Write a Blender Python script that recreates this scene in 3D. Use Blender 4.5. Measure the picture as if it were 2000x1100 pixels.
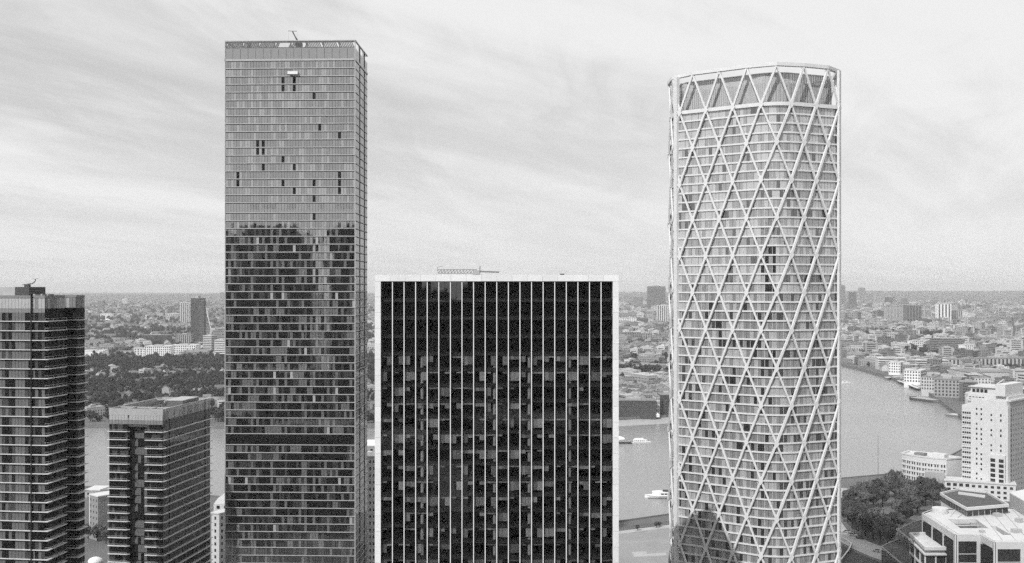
import bpy, math, random
import numpy as np
from mathutils import Vector, Matrix
from mathutils.geometry import tessellate_polygon

random.seed(7)
RNG = np.random.default_rng(7)
sc = bpy.context.scene
col = sc.collection
for o in list(bpy.data.objects):
    bpy.data.objects.remove(o)

# ------------------------------------------------------------------ camera
H, F, YH = 140.0, 2000.0, 566.0          # camera height, focal length and horizon in 2000-px units
cd = bpy.data.cameras.new('camera')
cam = bpy.data.objects.new('camera', cd); col.objects.link(cam)
cam.location = (0, 0, H); cam.rotation_euler = (math.pi / 2, 0, 0)
cd.sensor_width = 36; cd.lens = 36; cd.shift_y = 0.008
cd.clip_start = 1; cd.clip_end = 80000
sc.camera = cam

# ------------------------------------------------------------------ light
SUN = Vector((-0.55, -0.835, 0)).normalized()
EL = math.radians(45)
sunv = Vector((SUN.x * math.cos(EL), SUN.y * math.cos(EL), math.sin(EL)))
sd = bpy.data.lights.new('sun', 'SUN'); sd.energy = 3.0; sd.angle = math.radians(0.6); sd.color = (1, 1, 1)
so = bpy.data.objects.new('sun', sd); col.objects.link(so)
so.rotation_euler = (-sunv).to_track_quat('-Z', 'Y').to_euler()

w = bpy.data.worlds.new('World'); sc.world = w; w.use_nodes = True
nt = w.node_tree; nt.nodes.clear(); N = nt.nodes; Lk = nt.links
wo = N.new('ShaderNodeOutputWorld'); bg = N.new('ShaderNodeBackground'); bg.inputs[1].default_value = 0.1
Lk.new(bg.outputs[0], wo.inputs[0])
sky = N.new('ShaderNodeTexSky'); sky.sky_type = 'NISHITA'; sky.sun_disc = False
sky.sun_elevation = EL; sky.sun_rotation = math.atan2(SUN.x, SUN.y)
sky.air_density = 1.0; sky.dust_density = 2.5; sky.altitude = 100
bw = N.new('ShaderNodeRGBToBW'); Lk.new(sky.outputs[0], bw.inputs[0])
tc = N.new('ShaderNodeTexCoord')
sep = N.new('ShaderNodeSeparateXYZ'); Lk.new(tc.outputs['Generated'], sep.inputs[0])
def wm(op, a, b=None, c=None, clamp=False):
    n = N.new('ShaderNodeMath'); n.operation = op; n.use_clamp = clamp
    for i, x in enumerate((a, b, c)):
        if x is None: continue
        if isinstance(x, (int, float)): n.inputs[i].default_value = x
        else: Lk.new(x, n.inputs[i])
    return n.outputs[0]
zz = wm('ADD', wm('MAXIMUM', sep.outputs[2], 0.0), 0.12)
cx = wm('DIVIDE', sep.outputs[0], zz); cy = wm('DIVIDE', sep.outputs[1], zz)
comb = N.new('ShaderNodeCombineXYZ'); Lk.new(cx, comb.inputs[0]); Lk.new(cy, comb.inputs[1])
def wnoise(scl, rot, sx, sy, detail, rough, dist=0.0, off=(0, 0, 0)):
    m = N.new('ShaderNodeMapping'); m.vector_type = 'POINT'
    r = N.new('ShaderNodeVectorRotate'); r.rotation_type = 'Z_AXIS'; r.inputs['Angle'].default_value = rot
    Lk.new(comb.outputs[0], r.inputs['Vector'])
    m.inputs['Scale'].default_value = (sx, sy, 1); m.inputs['Location'].default_value = off
    Lk.new(r.outputs[0], m.inputs['Vector'])
    n = N.new('ShaderNodeTexNoise'); n.inputs['Scale'].default_value = scl
    n.inputs['Detail'].default_value = detail; n.inputs['Roughness'].default_value = rough
    n.inputs['Distortion'].default_value = dist
    Lk.new(m.outputs[0], n.inputs['Vector'])
    return n.outputs[0]
A = -math.radians(48.6)
c1 = wnoise(1.0, A, 0.32, 1.5, 8, 0.6, 0.7, (12.5, 1.3, 0))
c2 = wnoise(0.45, A + 0.25, 0.6, 1.0, 4, 0.5, 0.9, (0.3, 16.7, 0))
c3 = wnoise(2.4, A - 0.35, 0.45, 1.3, 7, 0.62, 1.2, (1.3, 9.1, 0))
cl = wm('ADD', wm('MULTIPLY', c1, 0.34), wm('ADD', wm('MULTIPLY', c2, 0.46), wm('MULTIPLY', c3, 0.24)))
mr = N.new('ShaderNodeMapRange'); mr.interpolation_type = 'SMOOTHSTEP'; Lk.new(cl, mr.inputs[0])
mr.inputs[1].default_value = 0.40; mr.inputs[2].default_value = 0.62
mr.inputs[3].default_value = 0.42; mr.inputs[4].default_value = 0.92
skyv = wm('MULTIPLY', bw.outputs[0], 1.0)
lowf = N.new('ShaderNodeMapRange'); lowf.interpolation_type = 'SMOOTHSTEP'; Lk.new(sep.outputs[2], lowf.inputs[0])
lowf.inputs[1].default_value = 0.0; lowf.inputs[2].default_value = 0.15; lowf.inputs[3].default_value = 0.25; lowf.inputs[4].default_value = 1.0
cmask = wm('ADD', 0.86, wm('MULTIPLY', wm('SUBTRACT', mr.outputs[0], 0.86), lowf.outputs[0]))   # thin even veil low down, streaks higher up
mixv = wm('ADD', wm('MULTIPLY', skyv, wm('SUBTRACT', 1.0, cmask)), wm('MULTIPLY', 7.6, cmask))
Lk.new(mixv, bg.inputs[0])

sc.view_settings.view_transform = 'Standard'; sc.view_settings.look = 'None'
sc.view_settings.exposure = 0.27; sc.view_settings.gamma = 1.0; sc.view_settings.use_curve_mapping = False
sc.render.engine = 'CYCLES'
sc.cycles.max_bounces = 6; sc.cycles.diffuse_bounces = 2; sc.cycles.glossy_bounces = 3
sc.cycles.transmission_bounces = 2; sc.cycles.transparent_max_bounces = 8; sc.cycles.volume_bounces = 0
sc.cycles.caustics_reflective = False; sc.cycles.caustics_refractive = False
sc.cycles.sample_clamp_indirect = 4
sc.cycles.use_denoising = False
sc.cycles.use_adaptive_sampling = True; sc.cycles.adaptive_threshold = 0.042; sc.cycles.adaptive_min_samples = 24

# ------------------------------------------------------------------ helpers
def P(px, py, z=4.0):
    """world point at height z that the photograph shows at px, py"""
    Y = (H - z) * F / (py - YH)
    return Vector(((px - 1000) / F * Y, Y, z))
def PX(px, Y): return (px - 1000) / F * Y
def PZ(py, Y): return H - (py - YH) * Y / F

MATS = {}
def mat(name, v, rough=0.7, ior=1.45, noise=0.0, nscale=1.0, rnd=0.0, bump=0.0, bscale=1.0, metal=0.0, spec=None, coords='Object', stretch=None):
    if name in MATS: return MATS[name]
    m = bpy.data.materials.new(name); m.use_nodes = True
    t = m.node_tree; b = t.nodes['Principled BSDF']
    b.inputs['Base Color'].default_value = (v, v, v, 1)
    b.inputs['Roughness'].default_value = rough; b.inputs['IOR'].default_value = ior
    b.inputs['Metallic'].default_value = metal
    if spec is not None: b.inputs['Specular IOR Level'].default_value = spec
    co = t.nodes.new('ShaderNodeTexCoord').outputs[coords] if coords != 'World' else t.nodes.new('ShaderNodeNewGeometry').outputs['Position']
    if stretch:
        mp = t.nodes.new('ShaderNodeMapping'); mp.inputs['Scale'].default_value = stretch
        t.links.new(co, mp.inputs[0]); co = mp.outputs[0]
    cur = None
    def mth(op, a, c):
        n = t.nodes.new('ShaderNodeMath'); n.operation = op
        for i, x in enumerate((a, c)):
            if isinstance(x, (int, float)): n.inputs[i].default_value = x
            else: t.links.new(x, n.inputs[i])
        return n.outputs[0]
    if noise:
        n = t.nodes.new('ShaderNodeTexNoise'); n.inputs['Scale'].default_value = nscale
        n.inputs['Detail'].default_value = 5; n.inputs['Roughness'].default_value = 0.65
        t.links.new(co, n.inputs['Vector'])
        cur = mth('ADD', 1.0, mth('MULTIPLY', mth('SUBTRACT', n.outputs[0], 0.5), noise * 3))
    if rnd:
        oi = t.nodes.new('ShaderNodeObjectInfo')
        r = mth('ADD', 1.0, mth('MULTIPLY', mth('SUBTRACT', oi.outputs['Random'], 0.5), rnd * 2))
        cur = r if cur is None else mth('MULTIPLY', cur, r)
    if cur is not None:
        val = mth('MAXIMUM', mth('MULTIPLY', cur, v), 0.004)
        cc = t.nodes.new('ShaderNodeCombineColor')
        for i in range(3): t.links.new(val, cc.inputs[i])
        t.links.new(cc.outputs[0], b.inputs['Base Color'])
    if bump:
        n = t.nodes.new('ShaderNodeTexNoise'); n.inputs['Scale'].default_value = bscale; n.inputs['Detail'].default_value = 3
        t.links.new(co, n.inputs['Vector'])
        bn = t.nodes.new('ShaderNodeBump'); bn.inputs['Strength'].default_value = bump; bn.inputs['Distance'].default_value = 1.0
        t.links.new(n.outputs[0], bn.inputs['Height']); t.links.new(bn.outputs[0], b.inputs['Normal'])
    MATS[name] = m
    return m

def clear_glass(name, tint, ior):
    m = bpy.data.materials.new(name); m.use_nodes = True; t = m.node_tree; t.nodes.clear()
    o = t.nodes.new('ShaderNodeOutputMaterial'); mx = t.nodes.new('ShaderNodeMixShader')
    tr = t.nodes.new('ShaderNodeBsdfTransparent'); tr.inputs[0].default_value = (tint, tint, tint, 1)
    gl = t.nodes.new('ShaderNodeBsdfGlossy'); gl.inputs['Roughness'].default_value = 0.02
    f0 = ((ior - 1) / (ior + 1)) ** 2
    ge = t.nodes.new('ShaderNodeNewGeometry'); dp = t.nodes.new('ShaderNodeVectorMath'); dp.operation = 'DOT_PRODUCT'
    t.links.new(ge.outputs['Incoming'], dp.inputs[0]); t.links.new(ge.outputs['Normal'], dp.inputs[1])
    prev = dp.outputs['Value']
    for op_, val in (('ABSOLUTE', None), ('SUBTRACT', 1.0), ('POWER', 5.0), ('MULTIPLY_ADD', 1 - f0)):   # Schlick reflectance, same from both sides
        n = t.nodes.new('ShaderNodeMath'); n.operation = op_
        if op_ == 'SUBTRACT': n.inputs[0].default_value = 1.0; t.links.new(prev, n.inputs[1])
        else:
            t.links.new(prev, n.inputs[0])
            if val is not None: n.inputs[1].default_value = val
            if op_ == 'MULTIPLY_ADD': n.inputs[2].default_value = f0
        prev = n.outputs[0]
    t.links.new(prev, mx.inputs[0]); t.links.new(tr.outputs[0], mx.inputs[1]); t.links.new(gl.outputs[0], mx.inputs[2])
    t.links.new(mx.outputs[0], o.inputs[0]); MATS[name] = m
    return m

M = dict(
    white=mat('white_cladding', 0.76, 0.55, noise=0.05, nscale=0.25),
    whitefin=mat('white_metal_fin', 0.80, 0.4, noise=0.03, nscale=0.4),
    lattice=mat('lattice_cladding', 0.66, 0.6, noise=0.10, nscale=0.35),
    lattice_band=mat('lattice_floor_band', 0.66, 0.5, noise=0.08, nscale=0.5),
    crown=mat('crown_ribbed_panel', 0.40, 0.6, noise=0.10, nscale=0.3, stretch=(6, 6, .3)),
    stone=mat('pale_stone', 0.56, 0.8, noise=0.12, nscale=0.12),
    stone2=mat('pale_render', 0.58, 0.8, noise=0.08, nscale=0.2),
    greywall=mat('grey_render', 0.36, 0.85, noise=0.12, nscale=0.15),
    darkwall=mat('dark_brick', 0.12, 0.9, noise=0.2, nscale=0.3),
    brick=mat('stock_brick', 0.24, 0.9, noise=0.2, nscale=0.3, rnd=0.3),
    slab=mat('slab_edge', 0.42, 0.6, noise=0.08, nscale=0.5),
    balc=mat('balcony_edge', 0.62, 0.5, noise=0.06, nscale=0.5),
    gap=mat('shadow_gap', 0.015, 0.9),
    panel=mat('facade_panel_grey', 0.13, 0.45, noise=0.12, nscale=0.4),
    crownp=mat('crown_panel_pale', 0.40, 0.35, noise=0.12, nscale=0.35),
    crownp2=mat('crown_panel_grey', 0.22, 0.4, noise=0.12, nscale=0.35),
    plant=mat('roof_plant_dark', 0.07, 0.8, noise=0.2, nscale=0.4),
    plantp=mat('roof_plant_pale', 0.4, 0.7, noise=0.15, nscale=0.4),
    roofgrey=mat('flat_roof_grey', 0.20, 0.9, noise=0.2, nscale=0.12),
    roofpale=mat('flat_roof_pale', 0.54, 0.9, noise=0.14, nscale=0.1),
    roofdark=mat('flat_roof_dark', 0.08, 0.9, noise=0.25, nscale=0.15),
    steel=mat('dark_steel', 0.06, 0.5),
    steelp=mat('pale_steel', 0.5, 0.5),
    # facade glazing: dark room, half curtain, curtain - all under reflective glass
    g_dark=mat('tower_glass_dark_room', 0.012, 0.03, 3.5, bump=0.006, bscale=0.25),
    g_mid=mat('tower_glass_net_curtain', 0.06, 0.03, 3.5, bump=0.006, bscale=0.25),
    g_pale=mat('tower_glass_drawn_curtain', 0.17, 0.05, 3.3, bump=0.006, bscale=0.25),
    g_white=mat('tower_glass_painted_glint', 0.42, 0.06, 2.4, bump=0.006, bscale=0.25),  # white panes painted in for bright glints on the lower floors
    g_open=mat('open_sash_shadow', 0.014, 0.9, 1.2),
    n_dark=mat('lattice_glass_dark_room', 0.03, 0.05, 2.4, bump=0.03, bscale=0.3),
    n_mid=mat('lattice_glass_net_curtain', 0.24, 0.05, 2.4, bump=0.03, bscale=0.3),
    n_pale=mat('lattice_glass_blind', 0.42, 0.06, 2.4, bump=0.03, bscale=0.3),
    l_dark=mat('balcony_tower_glass_dark', 0.008, 0.05, 1.38, bump=0.02, bscale=0.3),
    l_mid=mat('balcony_tower_glass_curtain', 0.06, 0.06, 1.4, bump=0.02, bscale=0.3),
    win=mat('window_glass', 0.03, 0.08, 1.6),
    winfar=mat('far_window_glass', 0.06, 0.15, 1.6),
    blind=mat('roller_blind', 0.27, 0.8, rnd=0.45, noise=0.12, nscale=0.9),
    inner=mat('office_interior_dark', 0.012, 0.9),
    innerw=mat('office_column', 0.4, 0.8),
    behind=mat('reflected_tower_cladding', 0.025, 0.7, noise=0.2, nscale=0.1),
    behindw=mat('reflected_tower_glass', 0.012, 0.2, 1.33),
    asphalt=mat('asphalt', 0.06, 0.9, noise=0.2, nscale=0.1, coords='World'),
    paving=mat('pale_paving', 0.38, 0.9, noise=0.15, nscale=0.15, coords='World'),
    sand=mat('foreshore_shingle', 0.34, 0.95, noise=0.12, nscale=0.06, coords='World'),
    quay=mat('river_wall_stone', 0.16, 0.9, noise=0.2, nscale=0.2, coords='World'),
    field=mat('bare_ground_site', 0.26, 0.95, noise=0.22, nscale=0.05, coords='World'),
    lawn=mat('rough_grass', 0.12, 0.95, noise=0.3, nscale=0.06, coords='World'),
    bark=mat('bark', 0.05, 0.95, noise=0.2, nscale=2),
    boat=mat('white_boat_hull', 0.8, 0.35),
    boatd=mat('dark_boat_hull', 0.03, 0.5),
    tyre=mat('tyre_rubber', 0.02, 0.9),
    carp=mat('car_paint', 0.4, 0.3, rnd=0.9),
    hroof=mat('house_roof_tile', 0.17, 0.9, rnd=0.45, noise=0.12, nscale=0.3),
    hwall=mat('house_wall', 0.36, 0.9, rnd=0.6, noise=0.08, nscale=0.4),
    froof=mat('block_flat_roof', 0.30, 0.9, rnd=0.7, noise=0.1, nscale=0.1),
    fwall=mat('block_wall', 0.34, 0.9, rnd=0.65, noise=0.08, nscale=0.3),
)
M['tint'] = clear_glass('tinted_office_glass', 0.72, 2.2)
def leafmat(name, v):
    m = mat(name, v, 0.7, noise=0.25, nscale=0.35, rnd=0.36, spec=0.15)
    return m
M['leaf'] = leafmat('leaves_broad', 0.11); M['leaf2'] = leafmat('leaves_dark', 0.075); M['leaff'] = leafmat('leaves_far', 0.05)

class MB:
    def __init__(s): s.v = []; s.f = []; s.m = []
    def face(s, pts, mi=0):
        n = len(s.v); s.v.extend([tuple(p) for p in pts]); s.f.append(tuple(range(n, n + len(pts)))); s.m.append(mi)
    def box(s, x0, x1, y0, y1, z0, z1, mi=0):
        n = len(s.v)
        s.v.extend([(x0,y0,z0),(x1,y0,z0),(x1,y1,z0),(x0,y1,z0),(x0,y0,z1),(x1,y0,z1),(x1,y1,z1),(x0,y1,z1)])
        for q in ((0,3,2,1),(4,5,6,7),(0,1,5,4),(1,2,6,5),(2,3,7,6),(3,0,4,7)):
            s.f.append(tuple(n + k for k in q)); s.m.append(mi)
        return s
    def prism(s, poly, z0, z1, mi=0, top=None):
        k = len(poly); n = len(s.v)
        ar = sum(poly[i][0]*poly[(i+1)%k][1]-poly[(i+1)%k][0]*poly[i][1] for i in range(k))
        if ar < 0: poly = poly[::-1]
        s.v.extend([(p[0], p[1], z0) for p in poly]); s.v.extend([(p[0], p[1], z1) for p in poly])
        for i in range(k):
            j = (i + 1) % k; s.f.append((n+i, n+j, n+k+j, n+k+i)); s.m.append(mi)
        tr = tessellate_polygon([[Vector((p[0], p[1], 0)) for p in poly]])
        for a, b, c in tr:
            pa, pb, pc = poly[a], poly[b], poly[c]
            if (pb[0]-pa[0])*(pc[1]-pa[1])-(pb[1]-pa[1])*(pc[0]-pa[0]) < 0: b, c = c, b
            s.f.append((n+k+a, n+k+b, n+k+c)); s.m.append(mi if top is None else top)
            s.f.append((n+a, n+c, n+b)); s.m.append(mi)
        return s
    def bar(s, a, b, r, mi=0, sides=4, r2=None):
        a = Vector(a); b = Vector(b); d = (b - a)
        if d.length < 1e-6: return s
        d.normalize(); up = Vector((0, 0, 1)) if abs(d.z) < 0.9 else Vector((1, 0, 0))
        u = d.cross(up).normalized(); v = d.cross(u); n = len(s.v); r2 = r if r2 is None else r2
        for base, rr in ((a, r), (b, r2)):
            for i in range(sides):
                t = 2 * math.pi * (i + .5) / sides
                s.v.append(tuple(base + u * (rr * math.cos(t)) + v * (rr * math.sin(t))))
        for i in range(sides):
            j = (i + 1) % sides; s.f.append((n+i, n+j, n+sides+j, n+sides+i)); s.m.append(mi)
        s.f.append(tuple(n + i for i in range(sides))[::-1]); s.m.append(mi)
        s.f.append(tuple(n + sides + i for i in range(sides))); s.m.append(mi)
        return s
    def mesh(s, name, mats):
        me = bpy.data.meshes.new(name); me.from_pydata(s.v, [], s.f)
        for k in (mats if isinstance(mats, (list, tuple)) else [mats]): me.materials.append(k if not isinstance(k, str) else M[k])
        me.polygons.foreach_set('material_index', s.m); me.update()
        return me
    def build(s, name, mats, parent=None, loc=(0, 0, 0), rz=0):
        return inst(s.mesh(name, mats), name, parent, loc, rz)
def inst(me, name, parent=None, loc=(0, 0, 0), rz=0.0, scl=None):
    o = bpy.data.objects.new(name, me); col.objects.link(o)
    o.location = loc; o.rotation_euler = (0, 0, rz)
    if scl is not None: o.scale = scl
    if parent: o.parent = parent
    return o
def tag(o, label=None, cat=None, group=None, kind=None):
    if label: o['label'] = label
    if cat: o['category'] = cat
    if group: o['group'] = group
    if kind: o['kind'] = kind
    return o
def thing(name, label, cat, loc=(0, 0, 0), rz=0.0, group=None):
    o = bpy.data.objects.new(name, None); col.objects.link(o); o.location = loc; o.rotation_euler = (0, 0, rz)
    o.empty_display_size = 1
    return tag(o, label, cat, group)
BOXC = {}
def boxmesh(name, dx, dy, dz, m):
    """box centred in x and y, standing on z=0"""
    k = (name, round(dx, 3), round(dy, 3), round(dz, 3), m)
    if k not in BOXC: BOXC[k] = MB().box(-dx/2, dx/2, -dy/2, dy/2, 0, dz).mesh(name, M[m])
    return BOXC[k]

# ------------------------------------------------------------------ ground, river, hills
NORTH = [(-20000, 400), (-1500, 640), (-700, 690), (-290, 705), (-100, 640), (63, 600), (95, 619), (237, 737), (281, 755), (335, 806), (398, 892), (455, 990), (489, 1124),
         (531, 1279), (563, 1407), (589, 1591), (600, 1740), (603, 1880), (640, 2200), (760, 3000), (900, 4000), (1250, 6000)]
SOUTH = [(-20000, 900), (-1500, 980), (-417, 1036), (-295, 1030), (-100, 1035), (40, 1062), (110, 1080), (166, 1106), (250, 1190), (320, 1400), (360, 1880), (420, 2300), (560, 3000), (720, 4000), (1250, 6000)]
def interp(poly, key, val, idx):
    for a, b in zip(poly, poly[1:]):
        if a[idx] <= val <= b[idx]:
            t = (val - a[idx]) / (b[idx] - a[idx] + 1e-9)
            return a[1-idx] + t * (b[1-idx] - a[1-idx])
    return None
def side_of(x, y):
    """'n', 's' or 'w' (water)"""
    if y < 400: return 'n'
    if y > 6000: return 's'
    if y > 1180:
        xs = interp(SOUTH[7:], 1, y, 1); xn = interp(NORTH[11:], 1, y, 1)
        if x < xs - 6: return 's'
        if x > xn + 6: return 'n'
        return 'w'
    if x < 166:
        ys = interp(SOUTH, 0, x, 0)
        if y > ys + 6: return 's'
    else:
        ys = interp(SOUTH[:9], 0, min(x, 250), 0)
        if x < 250 and y > ys + 6: return 's'
    if x > 455:
        xn = interp(NORTH[11:], 1, max(y, 990), 1)
        return 'n' if x > xn + 6 else 'w'
    yn = interp(NORTH[:12], 0, x, 0)
    return 'n' if y < yn - 6 else 'w'
ZL = 4.0
B = 45000
def sheet(name, poly, z, m, wall=None, wallm='quay'):
    mb = MB(); tr = tessellate_polygon([[Vector((p[0], p[1], 0)) for p in poly]])
    for a, b, c in tr:
        t = [poly[a], poly[b], poly[c]]
        if (t[1][0]-t[0][0])*(t[2][1]-t[0][1])-(t[1][1]-t[0][1])*(t[2][0]-t[0][0]) < 0: t = t[::-1]
        mb.face([(q[0], q[1], z) for q in t])
    return mb.build(name, m)
gm = mat('city_ground', 0.12, 0.95, noise=0.25, nscale=0.02, coords='World')
tag(sheet('ground', [(-B, -B), (B, -B), (B, 7000), (1250, 6000)] + NORTH[::-1][1:] + [(-B, 400)], ZL, gm), kind='structure')
tag(sheet('ground', [(-B, 900)] + SOUTH + [(B, 7000), (B, B), (-B, B)], ZL, gm), kind='structure')
def quay(line, name, z0, z1, flip):
    mb = MB()
    for a, b in zip(line, line[1:]):
        mb.face([(a[0], a[1], z0), (b[0], b[1], z0), (b[0], b[1], z1), (a[0], a[1], z1)])
        d = Vector((b[0]-a[0], b[1]-a[1])).normalized(); n = Vector((-d.y, d.x)) * (0.8 * flip)   # coping set back on land
        mb.face([(a[0], a[1], z1), (b[0], b[1], z1), (b[0]+n.x, b[1]+n.y, z1), (a[0]+n.x, a[1]+n.y, z1)])
        mb.face([(a[0]+n.x, a[1]+n.y, ZL-.5), (b[0]+n.x, b[1]+n.y, ZL-.5), (b[0]+n.x, b[1]+n.y, z1), (a[0]+n.x, a[1]+n.y, z1)])
    return tag(mb.build(name, 'quay'), kind='structure')
quay(NORTH, 'river_wall', -2, ZL + 0.9, -1)
quay(SOUTH, 'river_wall', -2, ZL + 0.9, 1)
wm_ = bpy.data.materials.new('river_water'); wm_.use_nodes = True
t = wm_.node_tree; b = t.nodes['Principled BSDF']
b.inputs['Base Color'].default_value = (.24, .24, .24, 1); b.inputs['Roughness'].default_value = 0.22; b.inputs['IOR'].default_value = 1.33
ge = t.nodes.new('ShaderNodeNewGeometry'); nz = t.nodes.new('ShaderNodeTexNoise'); nz.inputs['Scale'].default_value = 0.22; nz.inputs['Detail'].default_value = 4
mp = t.nodes.new('ShaderNodeMapping'); mp.inputs['Scale'].default_value = (1, .7, 1)
t.links.new(ge.outputs['Position'], mp.inputs[0]); t.links.new(mp.outputs[0], nz.inputs['Vector'])
bu = t.nodes.new('ShaderNodeBump'); bu.inputs['Strength'].default_value = 0.5; bu.inputs['Distance'].default_value = 0.6
t.links.new(nz.outputs[0], bu.inputs['Height']); t.links.new(bu.outputs[0], b.inputs['Normal'])
nz2 = t.nodes.new('ShaderNodeTexNoise'); nz2.inputs['Scale'].default_value = 0.008; nz2.inputs['Detail'].default_value = 3
t.links.new(mp.outputs[0], nz2.inputs['Vector'])
r2 = t.nodes.new('ShaderNodeMapRange'); r2.inputs[3].default_value = .12; r2.inputs[4].default_value = .36; t.links.new(nz2.outputs[0], r2.inputs[0]); t.links.new(r2.outputs[0], b.inputs['Roughness'])
mb = MB(); mb.face([(-22000, 300, 0), (2500, 300, 0), (2500, 6200, 0), (-22000, 6200, 0)])
tag(mb.build('river', wm_), kind='structure')
tag(sheet('road', [(-330, -60), (170, -60), (170, 250), (40, 250), (40, 300), (-50, 300), (-50, 380), (-330, 380)], ZL + .04, M['asphalt']), kind='structure')  # unseen dark sheet added to dim the slab tower's lower reflections
# shingle foreshore below the far wall
mb = MB(); line = [(-60, 1047), (40, 1062.), (110, 1080), (166, 1106), (250, 1190)]
low = [(-60, 1043), (40, 1036), (110, 1047), (170, 1072), (262, 1183)]
for i in range(4):
    mb.face([(*low[i], -.15), (*low[i+1], -.15), (*line[i+1], 2.0), (*line[i], 2.0)])
tag(mb.build('foreshore', 'sand'), kind='structure')

def vnoise(x, y, s, seed=0):
    x = np.asarray(x) / s; y = np.asarray(y) / s
    xi = np.floor(x).astype(np.int64); yi = np.floor(y).astype(np.int64); fx = x - xi; fy = y - yi
    def h(a, b):
        n = (a * 374761393 + b * 668265263 + seed * 974711) & 0x7fffffff
        n = ((n ^ (n >> 13)) * 1274126177) & 0x7fffffff
        return ((n ^ (n >> 16)) & 0xffff) / 65535.0
    fx = fx*fx*(3-2*fx); fy = fy*fy*(3-2*fy)
    return (h(xi, yi)*(1-fx)+h(xi+1, yi)*fx)*(1-fy)+(h(xi, yi+1)*(1-fx)+h(xi+1, yi+1)*fx)*fy
# far hills
def hill(x, y):
    if y < 9500: return 0.0
    e = min(1, (y - 9500) / 5500); e = e*e*(3-2*e)
    return float(e * (62 + 48 * min(1, max(0, (x + 1500) / 6000)) + 34 * (vnoise(x, y, 2600, 3) - .5) + 14 * (vnoise(x, y, 700, 5) - .5)) - 3)
mb = MB(); nx, ny = 120, 14
xs = np.linspace(-16000, 16000, nx); ys = np.linspace(9500, 21000, ny)
gx, gy = np.meshgrid(xs, ys)
env = np.clip((gy - 9500) / 5500, 0, 1); env = env*env*(3-2*env)
hz = env * (62 + 48 * np.clip((gx + 1500) / 6000, 0, 1) + 34 * (vnoise(gx, gy, 2600, 3) - .5) + 14 * (vnoise(gx, gy, 700, 5) - .5)) - 3
for j in range(ny):
    for i in range(nx): mb.v.append((gx[j, i], gy[j, i], hz[j, i] + ZL))
for j in range(ny-1):
    for i in range(nx-1):
        mb.f.append((j*nx+i, j*nx+i+1, (j+1)*nx+i+1, (j+1)*nx+i)); mb.m.append(0)
tag(mb.build('hills', mat('far_hills', 0.09, 0.95, noise=0.5, nscale=0.006, coords='World')), kind='structure')

# ------------------------------------------------------------------ facade helpers
def pane_row(mb, p0, p1, z0, z1, n, choose, gap=0.05, jit=0.02, inset=0.0):
    """n separate panes from p0 to p1; outward is to the right of p0->p1"""
    a = Vector(p0); b = Vector(p1); d = (b - a) / n; t = d.normalized(); nr = Vector((t.y, -t.x))
    for i in range(n):
        q0 = a + d * i + t * (gap / 2) - nr * inset; q1 = a + d * (i + 1) - t * (gap / 2) - nr * inset
        j = [random.uniform(0, jit) for _ in range(3)]; j.append(j[0] + j[2] - j[1])
        c = [q0 + nr * j[0], q1 + nr * j[1], q1 + nr * j[2], q0 + nr * j[3]]
        mb.face([(c[0].x, c[0].y, z0), (c[1].x, c[1].y, z0), (c[2].x, c[2].y, z1), (c[3].x, c[3].y, z1)], choose(i))
def runs(n, p, avg=3.0):
    """string of 0/1 flags in runs"""
    out = []; cur = random.random() < p
    while len(out) < n:
        k = max(1, int(random.expovariate(1 / avg))) if cur else max(1, int(random.expovariate(1 / (avg * (1 - p) / max(p, .05)))))
        out += [int(cur)] * k; cur = not cur
    return out[:n]

# ------------------------------------------------------------------ tall slab tower of glass
YP = 400.0
pin = thing('glass_slab_tower', 'tallest dark glass slab tower with thin floor lines, left of the white framed block', 'skyscraper', (PX(440, YP), YP, 0), -math.radians(1.9))
PW, PD = 51.0, 27.0
ztop = PZ(80, YP)
MB().box(.12, PW-.12, .12, PD-.12, 0, ztop - 7.5).build('core', 'gap', pin)
NC = 46
colp = np.full(NC, 0.08)
for a, b_, p in ((440, 456, .55), (484, 506, .5), (530, 545, .6), (585, 600, .6), (552, 576, .3), (624, 647, .6), (604, 617, .3), (676, 694, .35), (470, 476, .3)):
    for i in range(NC):
        px = 440 + 255 * (i + .5) / NC
        if a <= px <= b_: colp[i] = p * .75
OPEN = [(555, 160), (577, 160), (555, 172), (577, 172), (615, 188), (626, 250), (665, 265), (505, 281), (516, 281), (505, 296), (516, 296), (555, 312), (516, 327), (576, 327),
        (466, 343), (466, 357), (555, 357), (616, 357), (665, 342), (665, 357), (577, 372), (615, 387), (667, 377), (615, 427), (577, 450), (577, 470), (500, 566)]
slabm = MB()
slabm.box(-.16, PW+.1, -.16, PD+.1, .08, .36, 0).box(-.02, PW+.02, -.02, PD+.02, -.22, .079, 1)
slabme = slabm.mesh('floor_slab', ['slab', 'gap'])
z = PZ(120, YP); zlev = [z]; special = {}
while z > 5:
    py = YH + (H - z) / YP * F
    hgt = 3.08
    if 392 < py < 402: hgt = 3.9; special[len(zlev)] = 'pale'
    if 845 < py < 856: hgt = 4.3; special[len(zlev)] = 'dark'
    z -= hgt; zlev.append(z)
inst(MB().box(-.3, PW+.3, -.3, PD+.3, 0, .75).mesh('cornice_band', M['crownp']), 'cornice_band', pin, (0, 0, zlev[0]))
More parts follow.
